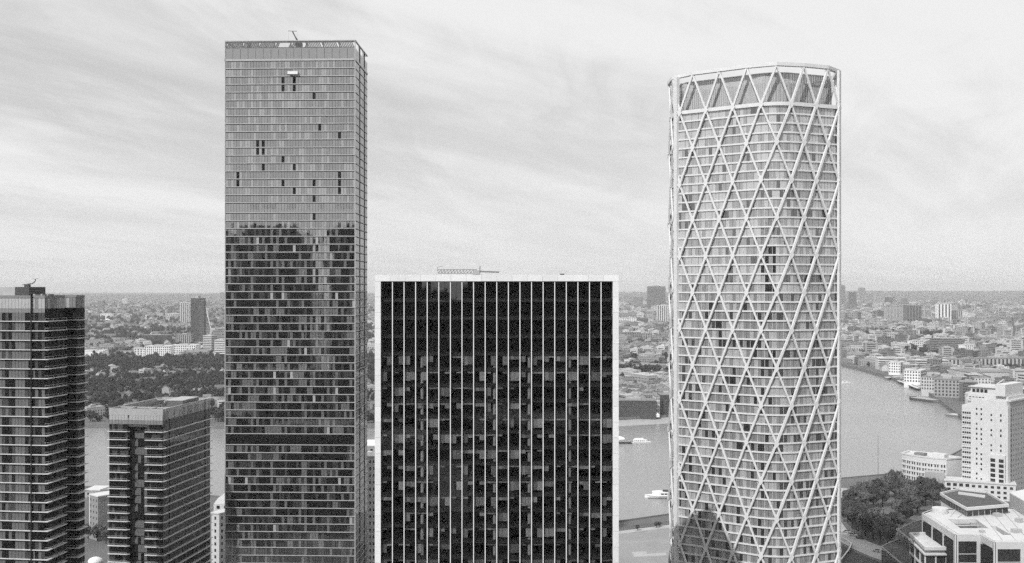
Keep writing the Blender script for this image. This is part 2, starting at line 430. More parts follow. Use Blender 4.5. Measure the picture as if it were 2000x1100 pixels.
for k in range(1, len(zlev)):
    zt, zb = zlev[k-1], zlev[k]
    inst(slabme, 'floor_slab', pin, (0, 0, zb))
    py = YH + (H - (zt + zb) / 2) / YP * F
    opens = {int((px - 440) / 255 * NC) for px, y in OPEN if abs(y - py) < 7.6}
    fl = runs(NC, .12, 2.5)
    mb = MB(); st = special.get(k)
    def ch(i):
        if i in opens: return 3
        if k > 20 and st is None and random.random() < .008 + .03 * colp[i]: return 5
        if st == 'dark': return 0
        if st == 'pale': return 1
        if random.random() < colp[i] or (fl[i] and random.random() < .7): return 2 if random.random() < .7 else 1
        return 0 if random.random() < .8 else 1
    pane_row(mb, (0, 0), (PW, 0), zb + .38, zt - .2, NC, ch, .09, .010)
    if st == 'pale':
        for i in (9, 10, 11, 13, 14, 15, 16, 17, 22, 23, 24, 29, 33, 34, 39, 40, 41, 42, 43, 44): mb.box(PW*i/NC+.08, PW*(i+1)/NC-.08, -.12, .02, zb+1.6, zt-.35, 4)
    for y0, y1, n in ((0, 9.5, 4), (10.5, 19.9, 4), (20.9, PD, 3)):
        pane_row(mb, (PW, y0), (PW, y1), zb + .38, zt - .2, n, lambda i: 1, .09, .03)
    pane_row(mb, (PW, PD), (0, PD), zb + .38, zt - .2, 12, lambda i: 1, .09, .03)
    pane_row(mb, (0, PD), (0, 0), zb + .38, zt - .2, 10, lambda i: 1, .09, .03)
    mb.build('window_band', ['g_dark', 'g_mid', 'g_pale', 'g_open', 'crownp2', 'g_white'], pin)
for y0 in (9.5, 19.9):
    MB().box(PW-.3, PW+.18, y0+.1, y0+.75, 0, ztop-.6).build('vertical_dark_strip', 'gap', pin)  # dark boxes stand in for two recessed grooves, their shade put in the colour
for x0 in (.0, PW):
    MB().box(x0-.16, x0+.16, -.3, .0, 0, ztop).build('corner_trim', 'slab', pin)
# crown of glass screens
zc0, zc1, zc2 = zlev[0] + .75, PZ(95, YP), ztop
mb = MB()
pane_row(mb, (0, 0), (PW, 0), zc0, zc1, 17, lambda i: 1, .12, .02); pane_row(mb, (PW, 0), (PW, PD), zc0, zc1, 9, lambda i: 1, .12, .02)
pane_row(mb, (PW, PD), (0, PD), zc0, zc1, 17, lambda i: 1, .12, .02); pane_row(mb, (0, PD), (0, 0), zc0, zc1, 9, lambda i: 1, .12, .02)
mb.build('crown_screen', ['g_dark', 'g_mid'], pin)
MB().box(.15, PW-.15, .15, PD-.15, ztop-8, zc1-.2).build('roof_deck', 'roofgrey', pin)
for i, x0 in enumerate(np.linspace(0, PW, 9)[:-1]):
    x1 = x0 + PW / 8
    mb = MB().box(x0+.05, x0+.55, -.02, .35, zc1, zc2-.35).box(x0+.55, x1+.05, -.02, .3, zc2-.9, zc2-.35)
    for s in range(9):
        xa = x0 + .6 + s * .66
        if i in (3, 4) and 1 < s < 8: continue
        mb.bar((xa, .15, zc1+.1), (xa-.9 if i > 4 else xa+.9, .15, zc2-.8), .27)
    mb.box(x0+.55, x1+.05, 0, .3, zc1, zc1+.35)
    mb.build('crown_louvre', 'panel', pin)
MB().box(-.2, PW+.2, -.2, .4, zc2-.35, zc2).box(-.2, .4, .4, PD-.4, zc2-.35, zc2).box(PW-.4, PW+.2, .4, PD-.4, zc2-.35, zc2).box(-.2, PW+.2, PD-.4, PD+.2, zc2-.35, zc2).build('crown_rail', 'slab', pin)
for x0 in (.1, PW-.5):
    for y0 in (9, 18): MB().box(x0, x0+.4, y0, y0+.4, zc1, zc2-.35).build('crown_post', 'slab', pin)
MB().box(8, 43, 8, 20, zc1-.2, zc1+1.6).build('plant_box', 'plantp', pin)
# roof crane and cradle on it
cr = thing('roof_crane', 'small dark cleaning crane on the roof of the tallest slab tower', 'crane', (PX(584, 412), 412, zc1-.2))
mb = MB().box(-1.3, 1.3, -1, 1, 0, 5.2); mb.build('carriage', 'steel', cr)
MB().bar((0, 0, 5.1), (-1.2, 0, 7.2), .45).bar((-1.2, 0, 7.2), (-2.6, 0, 9.9), .32).build('jib', 'steel', cr)
MB().bar((-4.4, 0, 10.1), (-.9, 0, 10.0), .12).build('spreader_arm', 'steel', cr)
cr2 = thing('roof_crane', 'folded dark crane tip just showing above the slab tower roof edge, further left', 'crane', (PX(487, 405), 405, zc1+.3))
MB().box(-.7, .7, -.6, .6, 0, 3.2).build('carriage', 'steel', cr2); MB().bar((0, 0, 3.0), (-2.0, 0, 3.9), .2).build('jib', 'steel', cr2)
cb = thing('window_cleaning_cradle', 'white cleaning cradle hanging on the upper front of the slab tower', 'cradle', (PX(572.5, 398.2), 397.5, PZ(146, 398)))
MB().box(-1.95, 1.95, -.5, .35, 0, 1.15).build('basket', 'white', cb); MB().box(-2.05, 2.05, -.6, .4, -.18, -.01).build('base_frame', 'steel', cb)
for x0 in (-1.7, 1.7): MB().bar((x0, 0, 1.15), (x0, 0, 16), .02).build('cable', 'steel', cb)

# ------------------------------------------------------------------ two dark balcony towers on the left
def balcony_tower(th, plan, segs, slabs, zcap, zpale0, zband0, zfirst, fh, seg_side, roofz, rails, fins, crown_h=0.9):
    core = MB().prism(plan, 0, zband0 + .1); core.build('core', 'gap', th)
    sl = MB()
    for p in slabs: sl.prism(p, .08, .31)
    slme = sl.mesh('balcony_slab', M['balc'])
    rl = MB()
    for pl in rails:
        for a, b in zip(pl, pl[1:]):
            rl.bar((*a, 1.1), (*b, 1.1), .045)
            nseg = max(1, int((Vector(b)-Vector(a)).length / 2.4))
            for i in range(nseg + 1):
                q = Vector(a).lerp(Vector(b), i / nseg); rl.bar((q.x, q.y, .36), (q.x, q.y, 1.1), .03)
    rlme = rl.mesh('railing', M['steelp'])
    z = zfirst; zt = zband0
    while z > 4:
        inst(rlme, 'railing', inst(slme, 'balcony_slab', th, (0, 0, z)))
        mb = MB()
        for (p0, p1, n, ch) in segs: pane_row(mb, p0, p1, z + .36, zt - .0, n, ch(n), .1, .02, -.06)
        mb.build('window_band', ['l_dark', 'l_mid', 'panel', 'g_open'], th)
        zt = z; z -= fh
    # crown
    for (p0, p1, n, ch), side in zip(segs, seg_side):
        if side is None: continue
        mb = MB()
        pane_row(mb, p0, p1, zcap - crown_h, zcap, max(2, n), lambda i: 1, .05, .015, -.08)
        pane_row(mb, p0, p1, zpale0, zcap - crown_h - .12, max(2, n), lambda i: 0 if random.random() < (.9 if side == 'f' else .5) else 1, .07, .02, -.10)
        if side == 'f': pane_row(mb, p0, p1, zband0, zpale0 - .1, max(2, n), lambda i: 1, .05, .015, -.08)
        else: pane_row(mb, p0, p1, zband0, zpale0 - .1, max(2, n), lambda i: 2, .05, .015, -.08)
        mb.build('crown_panel', ['crownp', 'crownp2', 'l_dark'], th)
    for f in fins:
        MB().box(*f).build('vertical_dark_strip', 'gap', th)

def ch_front(n):
    # panel bay layout of the front: pairs of windows between grey panels
    fl = runs(n, .45, 2.0)
    def c(i):
        k = (n - 1 - i) % 14
        if k in (6, 7, 8, 13): return 2
        r = random.random()
        if fl[i]: return 0 if r < .75 else 3
        return 1 if r < .55 else 2
    return c
def ch_dark(n):
    fl = runs(n, .22, 2.0)
    return lambda i: (1 if fl[i] and random.random() < .7 else 0)
def ch_panel(n): return lambda i: 2 if random.random() < .62 else 0

YE = 333.0
le = thing('balcony_tower', 'tall dark residential tower with white balcony lines, cut by the left edge', 'skyscraper', (PX(88, YE), YE, 0), -math.radians(7))
plan = [(-46, .1), (-.1, .1), (-.1, 11.4), (-4, 11.4), (-4, 15.6), (1.6, 15.6), (1.6, 20.9), (-46, 20.9)]
segs = [((-46, 0), (0, 0), 40, ch_front), ((0, 0), (0, 11.5), 9, ch_dark), ((0, 11.5), (-4, 11.5), 3, ch_dark), ((-4, 11.5), (-4, 15.5), 3, ch_dark), ((-4, 15.5), (1.7, 15.5), 5, ch_dark),
        ((1.7, 15.5), (1.7, 21), 5, ch_dark), ((1.7, 21), (-46, 21), 20, ch_dark), ((-46, 21), (-46, 0), 10, ch_dark)]
slabs = [[(-46, -.6), (1.2, -.6), (1.5, -.3), (1.5, 10.6), (0, 10.6), (0, 0), (-46, 0)], [(-1.6, 14.8), (2.9, 14.8), (3.2, 15.1), (3.2, 20.8), (1.7, 20.8), (1.7, 15.5), (-1.6, 15.5)]]
balcony_tower(le, plan, segs, slabs, PZ(577, YE), PZ(603, YE), PZ(611, YE), PZ(629, YE), 3.1, ['f', 's', 's', 's', 's', 's', 's', 's'], 0,
              [[(0.3, -.5), (1.4, -.2), (1.4, 10.5)], [(-1.4, 14.9), (3.0, 14.9), (3.1, 20.7)]], [(-4.62, -4.3, -.75, .1, 0, PZ(577, YE))])
zt = PZ(577, YE)
MB().prism([(-46, .2), (-.2, .2), (-.2, 11.3), (-4, 11.3), (-4, 15.7), (1.5, 15.7), (1.5, 20.8), (-46, 20.8)], zt-5, zt-.6).build('roof_deck', 'roofgrey', le)
MB().box(-46, -12.2, 3, 16, zt-.5, zt+2.7).build('plant_room', 'plantp', le)
MB().box(-12.18, -7.2, 2.6, 12, zt-.5, zt+2.75).build('plant_enclosure', 'plant', le)
for x0, y0 in ((-5, 2), (-2.6, 2.4), (-.9, 3)): MB().bar((x0, y0, zt-.6), (x0, y0, zt+.45), .35, sides=8).build('roof_vent', 'plantp', le)
MB().box(-7, -.5, 4, 6, zt-.6, zt+.35).build('roof_rail', 'plant', le)
c3_ = thing('roof_crane', 'dark cleaning crane standing on the plant room of the left tower', 'crane', tuple(le.matrix_basis @ Vector((-11.2, 8, zt+2.7))))
MB().box(-.8, .8, -.6, .6, 0, 1.0).build('carriage', 'steel', c3_)
MB().bar((0, 0, 1), (1.6, 0, 1.15), .2).bar((1.6, 0, 1.15), (2.6, 0, 1.9), .18).bar((2.6, 0, 1.9), (2.7, 0, 2.7), .14).bar((0, 0, .9), (-1.8, 0, .7), .16).build('jib', 'steel', c3_)
MB().bar((1.9, 0, 2.9), (2.7, 0, 2.6), .06).bar((2.7, 0, 2.6), (3.6, 0, 2.9), .06).build('spreader_arm', 'steel', c3_)

YW = 430.0
lw = thing('balcony_tower', 'shorter dark residential tower with white balcony lines and open flat roof', 'tower block', (PX(318, YW), YW, 0), -math.radians(8))
plan = [(-24, .1), (-15.5, .1), (-15.5, 3.1), (-7, 3.1), (-7, .1), (-.1, .1), (-.1, 45.9), (-24, 45.9)]
segs = [((-24, 0), (-15.5, 0), 7, ch_dark), ((-15.5, 0), (-15.5, 3), 3, ch_dark), ((-15.5, 3), (-7, 3), 6, ch_panel), ((-7, 3), (-7, 0), 3, ch_dark), ((-7, 0), (0, 0), 7, ch_dark),
        ((0, 0), (0, 46), 38, ch_dark), ((0, 46), (-24, 46), 10, ch_dark), ((-24, 46), (-24, 0), 20, ch_dark)]
slabs = [[(-24.3, -1.2), (-15.6, -1.2), (-14.6, -.2), (-14.6, 0), (-24.3, 0)], [(-7.6, -1.2), (.2, -1.2), (1.2, -.2), (1.2, 46.5), (0, 46.5), (0, 0), (-7.6, 0)]]
balcony_tower(lw, plan, segs, slabs, PZ(800, YW), PZ(822, YW), PZ(830, YW), PZ(845, YW), 3.45, [None, None, None, None, None, 's', 's', 's'], 0,
              [[(-24.1, -1.1), (-15.6, -1.1)], [(-7.4, -1.1), (.2, -1.1), (1.1, -.2)]], [(-.1, .22, 5.6, 6.0, 0, PZ(822, YW)), (-.1, .22, 40.2, 40.7, 0, PZ(800, YW))])
zt = PZ(800, YW)
mb = MB()
for z0, z1, mi in ((zt-1.5, zt, 1), (PZ(822, YW), zt-1.6, 0), (PZ(830, YW), PZ(822, YW)-.1, 1)):
    pane_row(mb, (-24, 0), (-15.6, 0), z0, z1, 6, lambda i: mi, .07, .02, -.1); pane_row(mb, (-15.0, 0), (0, 0), z0, z1, 11, lambda i: mi, .07, .02, -.1)
mb.build('crown_panel', ['crownp', 'crownp2'], lw)
MB().box(-24, -.02, .02, 3.4, PZ(830, YW)-.02, PZ(822, YW)+1).build('crown_soffit', 'crownp2', lw)
MB().box(-23.9, -.1, .2, 45.9, PZ(830, YW)-1, zt-2.6).build('roof_deck', 'roofdark', lw)
pr = MB().box(-24.1, .1, -.15, .45, zt-2.6, zt+.12).box(-24.1, -23.5, .45, 45.5, zt-2.6, zt+.12).box(-.5, .1, .45, 45.5, zt-2.6, zt+.12).box(-24.1, .1, 45.5, 46.1, zt-2.6, zt+.12)
pr.build('roof_parapet', 'crownp', lw)
for x0, x1, y0, y1 in ((-23.4, -.6, 8.0, 8.5), (-16.5, -16, .5, 8), (-7.2, -6.7, .5, 8), (-23.4, -.6, 40, 40.5), (-6, -5.5, 40.5, 45.4)):
    MB().box(x0, x1, y0, y1, zt-.6, zt).build('roof_beam', 'crownp', lw)
MB().box(-9, -.9, 20, 36, zt-2.6, zt+1.4).build('plant_room', 'panel', lw)
MB().box(-9.15, -.75, 19.85, 36.15, zt+1.4, zt+1.7).build('plant_parapet', 'crownp', lw)
MB().box(-12.5, -9.01, 24, 34, zt-2.6, zt-.2).build('plant_box', 'plant', lw)
MB().box(-8, -4.5, 16.5, 17.5, zt-2.6, zt-1.4).build('cooling_unit', 'white', lw)
c4 = thing('roof_crane', 'folded dark cleaning crane lying on the roof of the shorter balcony tower', 'crane', tuple(lw.matrix_basis @ Vector((-14, 17, zt-2.6))))
MB().box(-1.6, 1.6, -1.2, 1.2, 0, 1.3).build('carriage', 'steel', c4)
MB().bar((0, 0, 1.2), (.8, 0, 3.2), .45).bar((.8, 0, 3.2), (5.5, 1, 4.4), .35).bar((0, 0, 1.2), (4.5, -1, 1.9), .5).build('jib', 'steel', c4)

# ------------------------------------------------------------------ white framed office block in the centre
YF = 256.0
s_ = YF / F
fo = thing('framed_office_block', 'wide black glass office block in a bright white frame with white vertical fins', 'office block', (PX(732.5, YF), YF, 0))
FW = 475.5 * s_; FD = 44.0; ft = PZ(537.5, YF)
ix0, ix1 = 11.6 * s_, FW - 11.6 * s_
zi = PZ(549.5, YF)
wp = mat('frame_stone_panel', .74, .6, noise=.06, nscale=.5, rnd=.06)
for xa, xb in ((0, ix0), (ix1, FW)):
    pr0 = MB().box(xa+.03, xb-.03, -.50, 6, 0, zi-.02).build('frame_pier', 'greywall', fo)
    zz0 = zi
    while zz0 > 1:
        h_ = min(3.9, zz0); inst(MB().box(xa, xb, -.55, -.501, 0, h_-.045).mesh('panel', wp), 'panel', pr0, (0, 0, zz0-h_)); zz0 -= 3.9
bm0 = MB().box(.02, FW-.02, -.50, 6, zi, ft-.02).build('frame_beam', 'greywall', fo)
for q in range(16):
    inst(MB().box(FW*q/16+.02, FW*(q+1)/16-.02, -.55, -.501, zi, ft).mesh('panel', wp), 'panel', bm0)
MB().box(0, FW, -.55, 6, ft, ft+.05).build('coping', wp, fo)
MB().box(.05, FW-.05, 6.0, FD, 0, ft-.4).build('rear_block', 'panel', fo)
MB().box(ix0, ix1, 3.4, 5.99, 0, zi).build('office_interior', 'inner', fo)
NB = 20; bw_ = (ix1 - ix0) / NB
finme = boxmesh('fin', .20, .34, zi, 'whitefin')
for i in range(1, NB): inst(finme, 'fin', fo, (ix0 + bw_ * i, -.17, 0))
rows = [PZ(549.5, YF), PZ(587, YF), PZ(622, YF), PZ(658, YF), PZ(692, YF)]
while rows[-1] > 6: rows.append(rows[-1] - 30.6 * s_)
panem = {}
npane = nblind = 0
stuffp = MB(); stuffb = MB()
mull = MB()
for r in range(len(rows)-1):
    zt_, zb_ = rows[r], rows[r+1]; hh = zt_ - zb_
    MB().box(ix0, ix1, .22, 3.39, zb_-.35, zb_+.55).build('floor_band', mat('spandrel_black', .03, .35, 1.5, noise=.2, nscale=.3), fo)
    visible = zt_ > 70
    if r == 0 or abs(hh - (rows[r-1]-rows[r])) > .01:
        pm = MB(); pm.face([(-bw_/2+.14, 0, .06), (-.025, 0, .06), (-.025, .0, hh-.06), (-bw_/2+.14, .0, hh-.06)]); pm.face([(.025, .006, .06), (bw_/2-.14, .0, .06), (bw_/2-.14, .004, hh-.06), (.025, .0, hh-.06)])
        panem = pm.mesh('pane', M['tint'])
    fl = runs(NB*2, .66, 4.0)
    hsel = 1.0
    for i in range(NB):
        x = ix0 + bw_ * (i + .5)
        if visible and npane < 300:
            o = inst(panem, 'pane', fo, (x, .05, zb_)); o.rotation_euler = (random.gauss(0, .003), 0, random.gauss(0, .003)); npane += 1
        else:
            stuffp.face([(x-bw_/2+.13, .05, zb_+.06), (x+bw_/2-.13, .05, zb_+.06), (x+bw_/2-.13, .05, zt_-.06), (x-bw_/2+.13, .05, zt_-.06)])
        if r < 4: continue
        for q in (0, 1):
            if not fl[2*i+q]: continue
            u = random.random()
            if q == 0 or random.random() < .35: hsel = .55 if u < .38 else (1.0 if u < .55 else (1.5 if u < .66 else 2.35))
            bh = hsel * random.uniform(.95, 1.05)
            xa = x - bw_/2 + .12 + q * (bw_/2 - .1); xb = xa + bw_/2 - .16
            ztb = zt_ - .36
            if visible and nblind < 300:
                o = inst(boxmesh('blind', xb-xa, .03, round(bh, 1), 'blind'), 'blind', fo, ((xa+xb)/2, .42, ztb - round(bh, 1))); nblind += 1
            else: stuffb.box(xa, xb, .40, .43, ztb-bh, ztb)
o = stuffp.build('pane', 'tint', fo); o['kind'] = 'stuff'
if stuffb.f: o = stuffb.build('blind', 'blind', fo); o['kind'] = 'stuff'
for px in (824, 966, 1034, 1113):
    x = (px - 732.5) * s_
    MB().bar((x, 1.0, 0), (x, 1.0, rows[4]), .42, sides=12).build('office_column', 'innerw', fo)
# pale gantry on its roof
M['gantry'] = mat('gantry_grey', .22, .6)
gt = thing('roof_gantry', 'pale lattice cleaning gantry lying on the roof of the white framed block', 'crane', (PX(900, 272), 272, ft-.4))
zg = 1.1
mb = MB()
for y in (-.5, .5):
    mb.bar((-6, y, zg), (4.2, y, zg), .10).bar((-6, y, zg+1.0), (4.2, y, zg+1.0), .10)
    for i in range(12): mb.bar((-6+i*.85, y, zg), (-5.15+i*.85, y, zg+1.0), .07).bar((-5.15+i*.85, y, zg+1), (-5.15+i*.85, y, zg), .06)
mb.build('lattice_boom', 'gantry', gt)
MB().bar((-6, 0, zg), (-6.2, 0, zg+1.6), .09).bar((-6.2, 0, zg+1.6), (-4.8, 0, zg+1.9), .07).build('hook_arm', 'gantry', gt)
MB().box(3.0, 5.4, -.7, .7, .3, .75).build('carriage', 'plant', gt); MB().box(3.4, 5.0, -.6, .6, .76, 1.9).build('cabin', 'plantp', gt)
MB().bar((5.0, 0, 1.0), (5.1, 0, 3.0), .2).build('mast', 'gantry', gt); MB().bar((5.2, 0, 1.6), (10.2, 0, 1.4), .3).build('counter_arm', 'gantry', gt)
vt = thing('roof_vent', 'small dark vent on the roof of the white framed block, right of the gantry', 'vent', (PX(1098, 272), 272, ft-.4))
MB().bar((0, 0, 0), (0, 0, .75), .4, sides=10).build('duct', 'plantp', vt); MB().bar((0, 0, .75), (0, 0, 1.0), .6, sides=10).build('cap', 'plant', vt)

# ------------------------------------------------------------------ white lattice tower
def rounded(poly, rad, n=10):
    out = []
    k = len(poly)
    for i in range(k):
        p = Vector(poly[i]); a = Vector(poly[i-1]); b = Vector(poly[(i+1) % k]); r = rad[i]
        u = (a - p).normalized(); v = (b - p).normalized(); ang = u.angle(v)
        t = r / math.tan(ang / 2); c = p + (u + v).normalized() * (r / math.sin(ang / 2))
        s = p + u * t; e = p + v * t
        a0 = math.atan2(s.y - c.y, s.x - c.x); a1 = math.atan2(e.y - c.y, e.x - c.x)
        da = (a1 - a0 + math.pi) % (2 * math.pi) - math.pi
        for j in range(n + 1):
            th = a0 + da * j / n; out.append(Vector((c.x + r * math.cos(th), c.y + r * math.sin(th))))
    return out
NX0, NY0 = 90.0, 378.0
base = [(59.9-NX0, 375-NY0), (91.5-NX0, 353.5-NY0), (116.2-NX0, 363-NY0), (119.6-NX0, 381-NY0), (88-NX0, 402-NY0), (60-NX0, 392-NY0)]
OUT = rounded(base, [4, 15, 4, 4, 15, 4])
segL = [(OUT[(i+1) % len(OUT)] - OUT[i]).length for i in range(len(OUT))]
cum = np.concatenate([[0], np.cumsum(segL)]); PER = cum[-1]
# arc length of the near corner, where x/y ray = px 1514
best = min(range(len(OUT)), key=lambda i: abs((OUT[i].x + NX0) / (OUT[i].y + NY0) - .257) + (10 if OUT[i].y > -8 else 0))
S0 = cum[best]
NMOD = round(PER / 10.15); MOD = PER / NMOD
def op(s, off=0.0):
    s = s % PER; i = int(np.searchsorted(cum, s, side='right') - 1); i = min(i, len(OUT) - 1)
    a = OUT[i]; b = OUT[(i+1) % len(OUT)]; t = (s - cum[i]) / max(segL[i], 1e-9)
    d = (b - a).normalized() if segL[i] > 1e-6 else (OUT[(i+2) % len(OUT)] - a).normalized()
    p = a.lerp(b, t); n = Vector((d.y, -d.x))
    return p + n * off, n
nf = thing('lattice_tower', 'tall white tower wrapped in a diagonal steel lattice, right of centre', 'skyscraper', (NX0, NY0, 0))
Z1 = 204.5; FH = 13.1 / 4
def ring(name, z0, z1, o0, o1, m, n=150, s0=0.0):
    mb = MB()
    pts = [(op(PER * i / n + s0, o0)[0], op(PER * i / n + s0, o1)[0]) for i in range(n)]
    for i in range(n):
        a, A = pts[i]; b, B_ = pts[(i+1) % n]
        mb.face([(A.x, A.y, z0), (B_.x, B_.y, z0), (B_.x, B_.y, z1), (A.x, A.y, z1)])
        mb.face([(A.x, A.y, z1), (B_.x, B_.y, z1), (b.x, b.y, z1), (a.x, a.y, z1)])
        mb.face([(a.x, a.y, z0), (b.x, b.y, z0), (B_.x, B_.y, z0), (A.x, A.y, z0)])
        mb.face([(b.x, b.y, z0), (a.x, a.y, z0), (a.x, a.y, z1), (b.x, b.y, z1)])
    return mb.mesh(name, M[m])
corepts = [tuple(op(PER * i / 120, -.95)[0]) for i in range(120)]
MB().prism(corepts, 0, Z1 + 1).build('core', 'gap', nf)
ringme = ring('floor_band', -.27, .27, -.9, .0, 'lattice_band')
NP = int(PER / 1.3)
nfl = int(Z1 / FH)
for k in range(1, nfl + 1):
    z = Z1 - FH * k
    inst(ringme, 'floor_band', nf, (0, 0, z))
for k in range(nfl):
    zt, zb = Z1 - FH * k, Z1 - FH * (k + 1)
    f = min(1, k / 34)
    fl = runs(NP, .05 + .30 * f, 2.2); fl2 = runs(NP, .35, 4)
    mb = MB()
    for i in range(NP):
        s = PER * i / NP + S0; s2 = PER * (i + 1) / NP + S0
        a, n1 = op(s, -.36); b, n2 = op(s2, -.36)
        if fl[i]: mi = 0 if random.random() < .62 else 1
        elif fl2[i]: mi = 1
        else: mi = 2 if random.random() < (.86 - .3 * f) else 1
        if random.random() < .012: mi = 0
        t = (b - a).normalized(); j = random.uniform(-.02, .02)
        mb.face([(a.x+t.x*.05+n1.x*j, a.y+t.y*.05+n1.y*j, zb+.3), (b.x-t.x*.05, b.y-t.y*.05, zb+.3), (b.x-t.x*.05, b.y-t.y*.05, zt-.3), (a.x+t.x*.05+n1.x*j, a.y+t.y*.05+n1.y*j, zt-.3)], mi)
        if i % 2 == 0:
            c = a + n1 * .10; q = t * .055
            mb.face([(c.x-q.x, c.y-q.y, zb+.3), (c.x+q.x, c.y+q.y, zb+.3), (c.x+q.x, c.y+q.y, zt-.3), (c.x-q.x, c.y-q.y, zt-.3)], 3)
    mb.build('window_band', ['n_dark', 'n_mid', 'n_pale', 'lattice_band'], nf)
def member(p0, p1, n, wd=.62, dp=.62):
    d = (p1 - p0).normalized(); n = (n - d * n.dot(d)).normalized(); t = n.cross(d).normalized()
    mb = MB(); sec = [(-wd, -.25), (-wd*.72, dp), (wd*.72, dp), (wd, -.25)]
    vs = [p + t * a + n * c for p in (p0, p1) for a, c in sec]
    mb.v = [tuple(q) for q in vs]
    mb.f = [(0, 1, 5, 4), (1, 2, 6, 5), (2, 3, 7, 6), (3, 0, 4, 7), (0, 3, 2, 1), (4, 5, 6, 7)]; mb.m = [0] * 6
    return mb
back = MB(); nmem = 0
ROWS = [Z1 + 13.5] + [Z1 - 13.1 * k for k in range(17)]
for r in range(len(ROWS) - 1):
    za, zb = ROWS[r], ROWS[r+1]
    if zb < -8: break
    for j in range(NMOD):
        for dr in (-1, 1):
            # odd rows (r even) have nodes on S0 + j*MOD, the next on S0 + (j+.5)*MOD
            ph = 0.0 if r % 2 == 0 else .5
            sa = S0 + (j + ph) * MOD; sb = sa + dr * .5 * MOD
            pa, na = op(sa, .45); pb, nb = op(sb, .45)
            if zb < 0:
                t = za / (za - zb); pb = pa.lerp(pb, t); zz_ = 0.0
            else: zz_ = zb
            off = .02 if dr < 0 else 0.0
            n3 = Vector((na.x + nb.x, na.y + nb.y, 0)).normalized()
            m_ = member(Vector((pa.x, pa.y, za)) + n3 * off, Vector((pb.x, pb.y, zz_)) + n3 * off, n3, .48 if dr < 0 else .38, .34 if dr < 0 else .24)
            facing = n3.dot(Vector((-NX0, -NY0, 0)).normalized()) > -.05
            if facing and nmem < 300 and za > 40: m_.build('lattice_member', 'lattice', nf); nmem += 1
            else:
                k0 = len(back.v); back.v += m_.v; back.f += [tuple(k0 + q for q in f_) for f_ in m_.f]; back.m += m_.m
o = back.build('lattice_member', 'lattice', nf); o['kind'] = 'stuff'
nodem = MB().prism([(-.95, 0), (0, -1.5), (.95, 0), (0, 1.5)], 0, .16).mesh('node_plate', M['lattice_band'])
for r in range(1, len(ROWS)):
    if ROWS[r] < 20: break
    for j in range(NMOD):
        pa, na = op(S0 + (j + (0.0 if r % 2 == 0 else .5)) * MOD, .74)
        if na.dot(Vector((-NX0, -NY0)).normalized()) < 0: continue
        o = inst(nodem, 'node_plate', nf, (pa.x, pa.y, ROWS[r]))
        o.matrix_basis = Matrix.Translation((pa.x, pa.y, ROWS[r])) @ Matrix(((-na.y, 0, na.x, 0), (na.x, 0, na.y, 0), (0, 1, 0, 0), (0, 0, 0, 1)))
# crown
inst(ring('crown_beam', -.55, .75, -1.4, .3, 'lattice'), 'crown_beam', nf, (0, 0, Z1))
inst(ring('crown_rim', 0, 1.2, -.7, .95, 'lattice', NMOD, S0), 'crown_rim', nf, (0, 0, Z1 + 13.2))
mb = MB(); nn = 220
for i in range(nn):
    s = PER * i / nn; a, n1 = op(s, -2.6); b, n2 = op(s + PER / nn * .86, -2.6)
    h0, h1 = Z1 + .75, Z1 + 11.2
    j = 0.0 if i % 3 else .12
    mb.face([(a.x+n1.x*j, a.y+n1.y*j, h0), (b.x+n1.x*j, b.y+n1.y*j, h0), (b.x, b.y, h1), (a.x, a.y, h1)], 0)
    c, _ = op(s + PER / nn * .86, -2.75); e, _ = op(s + PER / nn, -2.75)
    mb.face([(c.x, c.y, h0), (e.x, e.y, h0), (e.x, e.y, h1), (c.x, c.y, h1)], 1)
mb.build('crown_screen', ['crown', 'plantp'], nf)
inst(ring('crown_coping', 0, .3, -3.2, -2.4, 'lattice', 90), 'crown_coping', nf, (0, 0, Z1 + 11.2))
MB().prism([tuple(op(PER * i / 80, -2.9)[0]) for i in range(80)], Z1 + .8, Z1 + 8).build('roof_deck', 'roofgrey', nf)
inst(ring('crown_gutter', 0, .28, -2.5, -1.5, 'gap', 90), 'crown_gutter', nf, (0, 0, Z1 + .76))
for sgn in (0, 2):
    p, n = op(cum[sgn * 11 + 5], .35)
    MB().box(-(.9 if sgn == 0 else .5), .4, -.9, .9, 0, Z1 + 13.2).build('corner_column', 'lattice', nf, (p.x, p.y, 0), math.atan2(n.y, n.x))

# ------------------------------------------------------------------ towers behind the viewpoint (seen mirrored in the glass) and unseen low blocks added to darken reflections
def rear_tower(x0, x1, y0, y1, h, label, fh=4.0, cut=None):
    th = thing('tower_block', label, 'tower block', ((x0+x1)/2, y0, 0), 0, None)
    wdt = x1 - x0; d = y1 - y0
    MB().box(-wdt/2, wdt/2, -d, 0, 0, h).build('wall', 'behind', th); MB().box(-wdt/2+1, wdt/2-1, -d+1, -1, h, h+.8).build('roof', 'roofdark', th)
    if cut: MB().box(cut[0], cut[1], -d+4, -4, h, h + cut[2]).build('plant_room', 'behind', th)
    me = MB().box(-wdt/2+1, wdt/2-1, 0.0, .2, .9, fh-.9).mesh('window_row', M['behindw'])
    k = 1
    while (k + 1) * fh < h: inst(me, 'window_row', th, (0, 0, k * fh)); k += 1
rear_tower(-292, -219, -100, -60, 190, 'dark broad tower mirrored in the left half of the slab tower', cut=(-20, 22, 7))
rear_tower(-197, -52, -100, -62, 193, 'dark tower mirrored in the right edge of the slab tower', cut=(-64, -8, 5))
rear_tower(-24, 92, -100, -66, 200, 'black tower mirrored across the right side of the framed block')
rear_tower(-66, -16, -320, -280, 136, 'lower block mirrored in the pale strip of the framed block', 4)
rear_tower(-215, -196, -260, -230, 118, 'lower dark block mirrored in the pale gap of the slab tower')
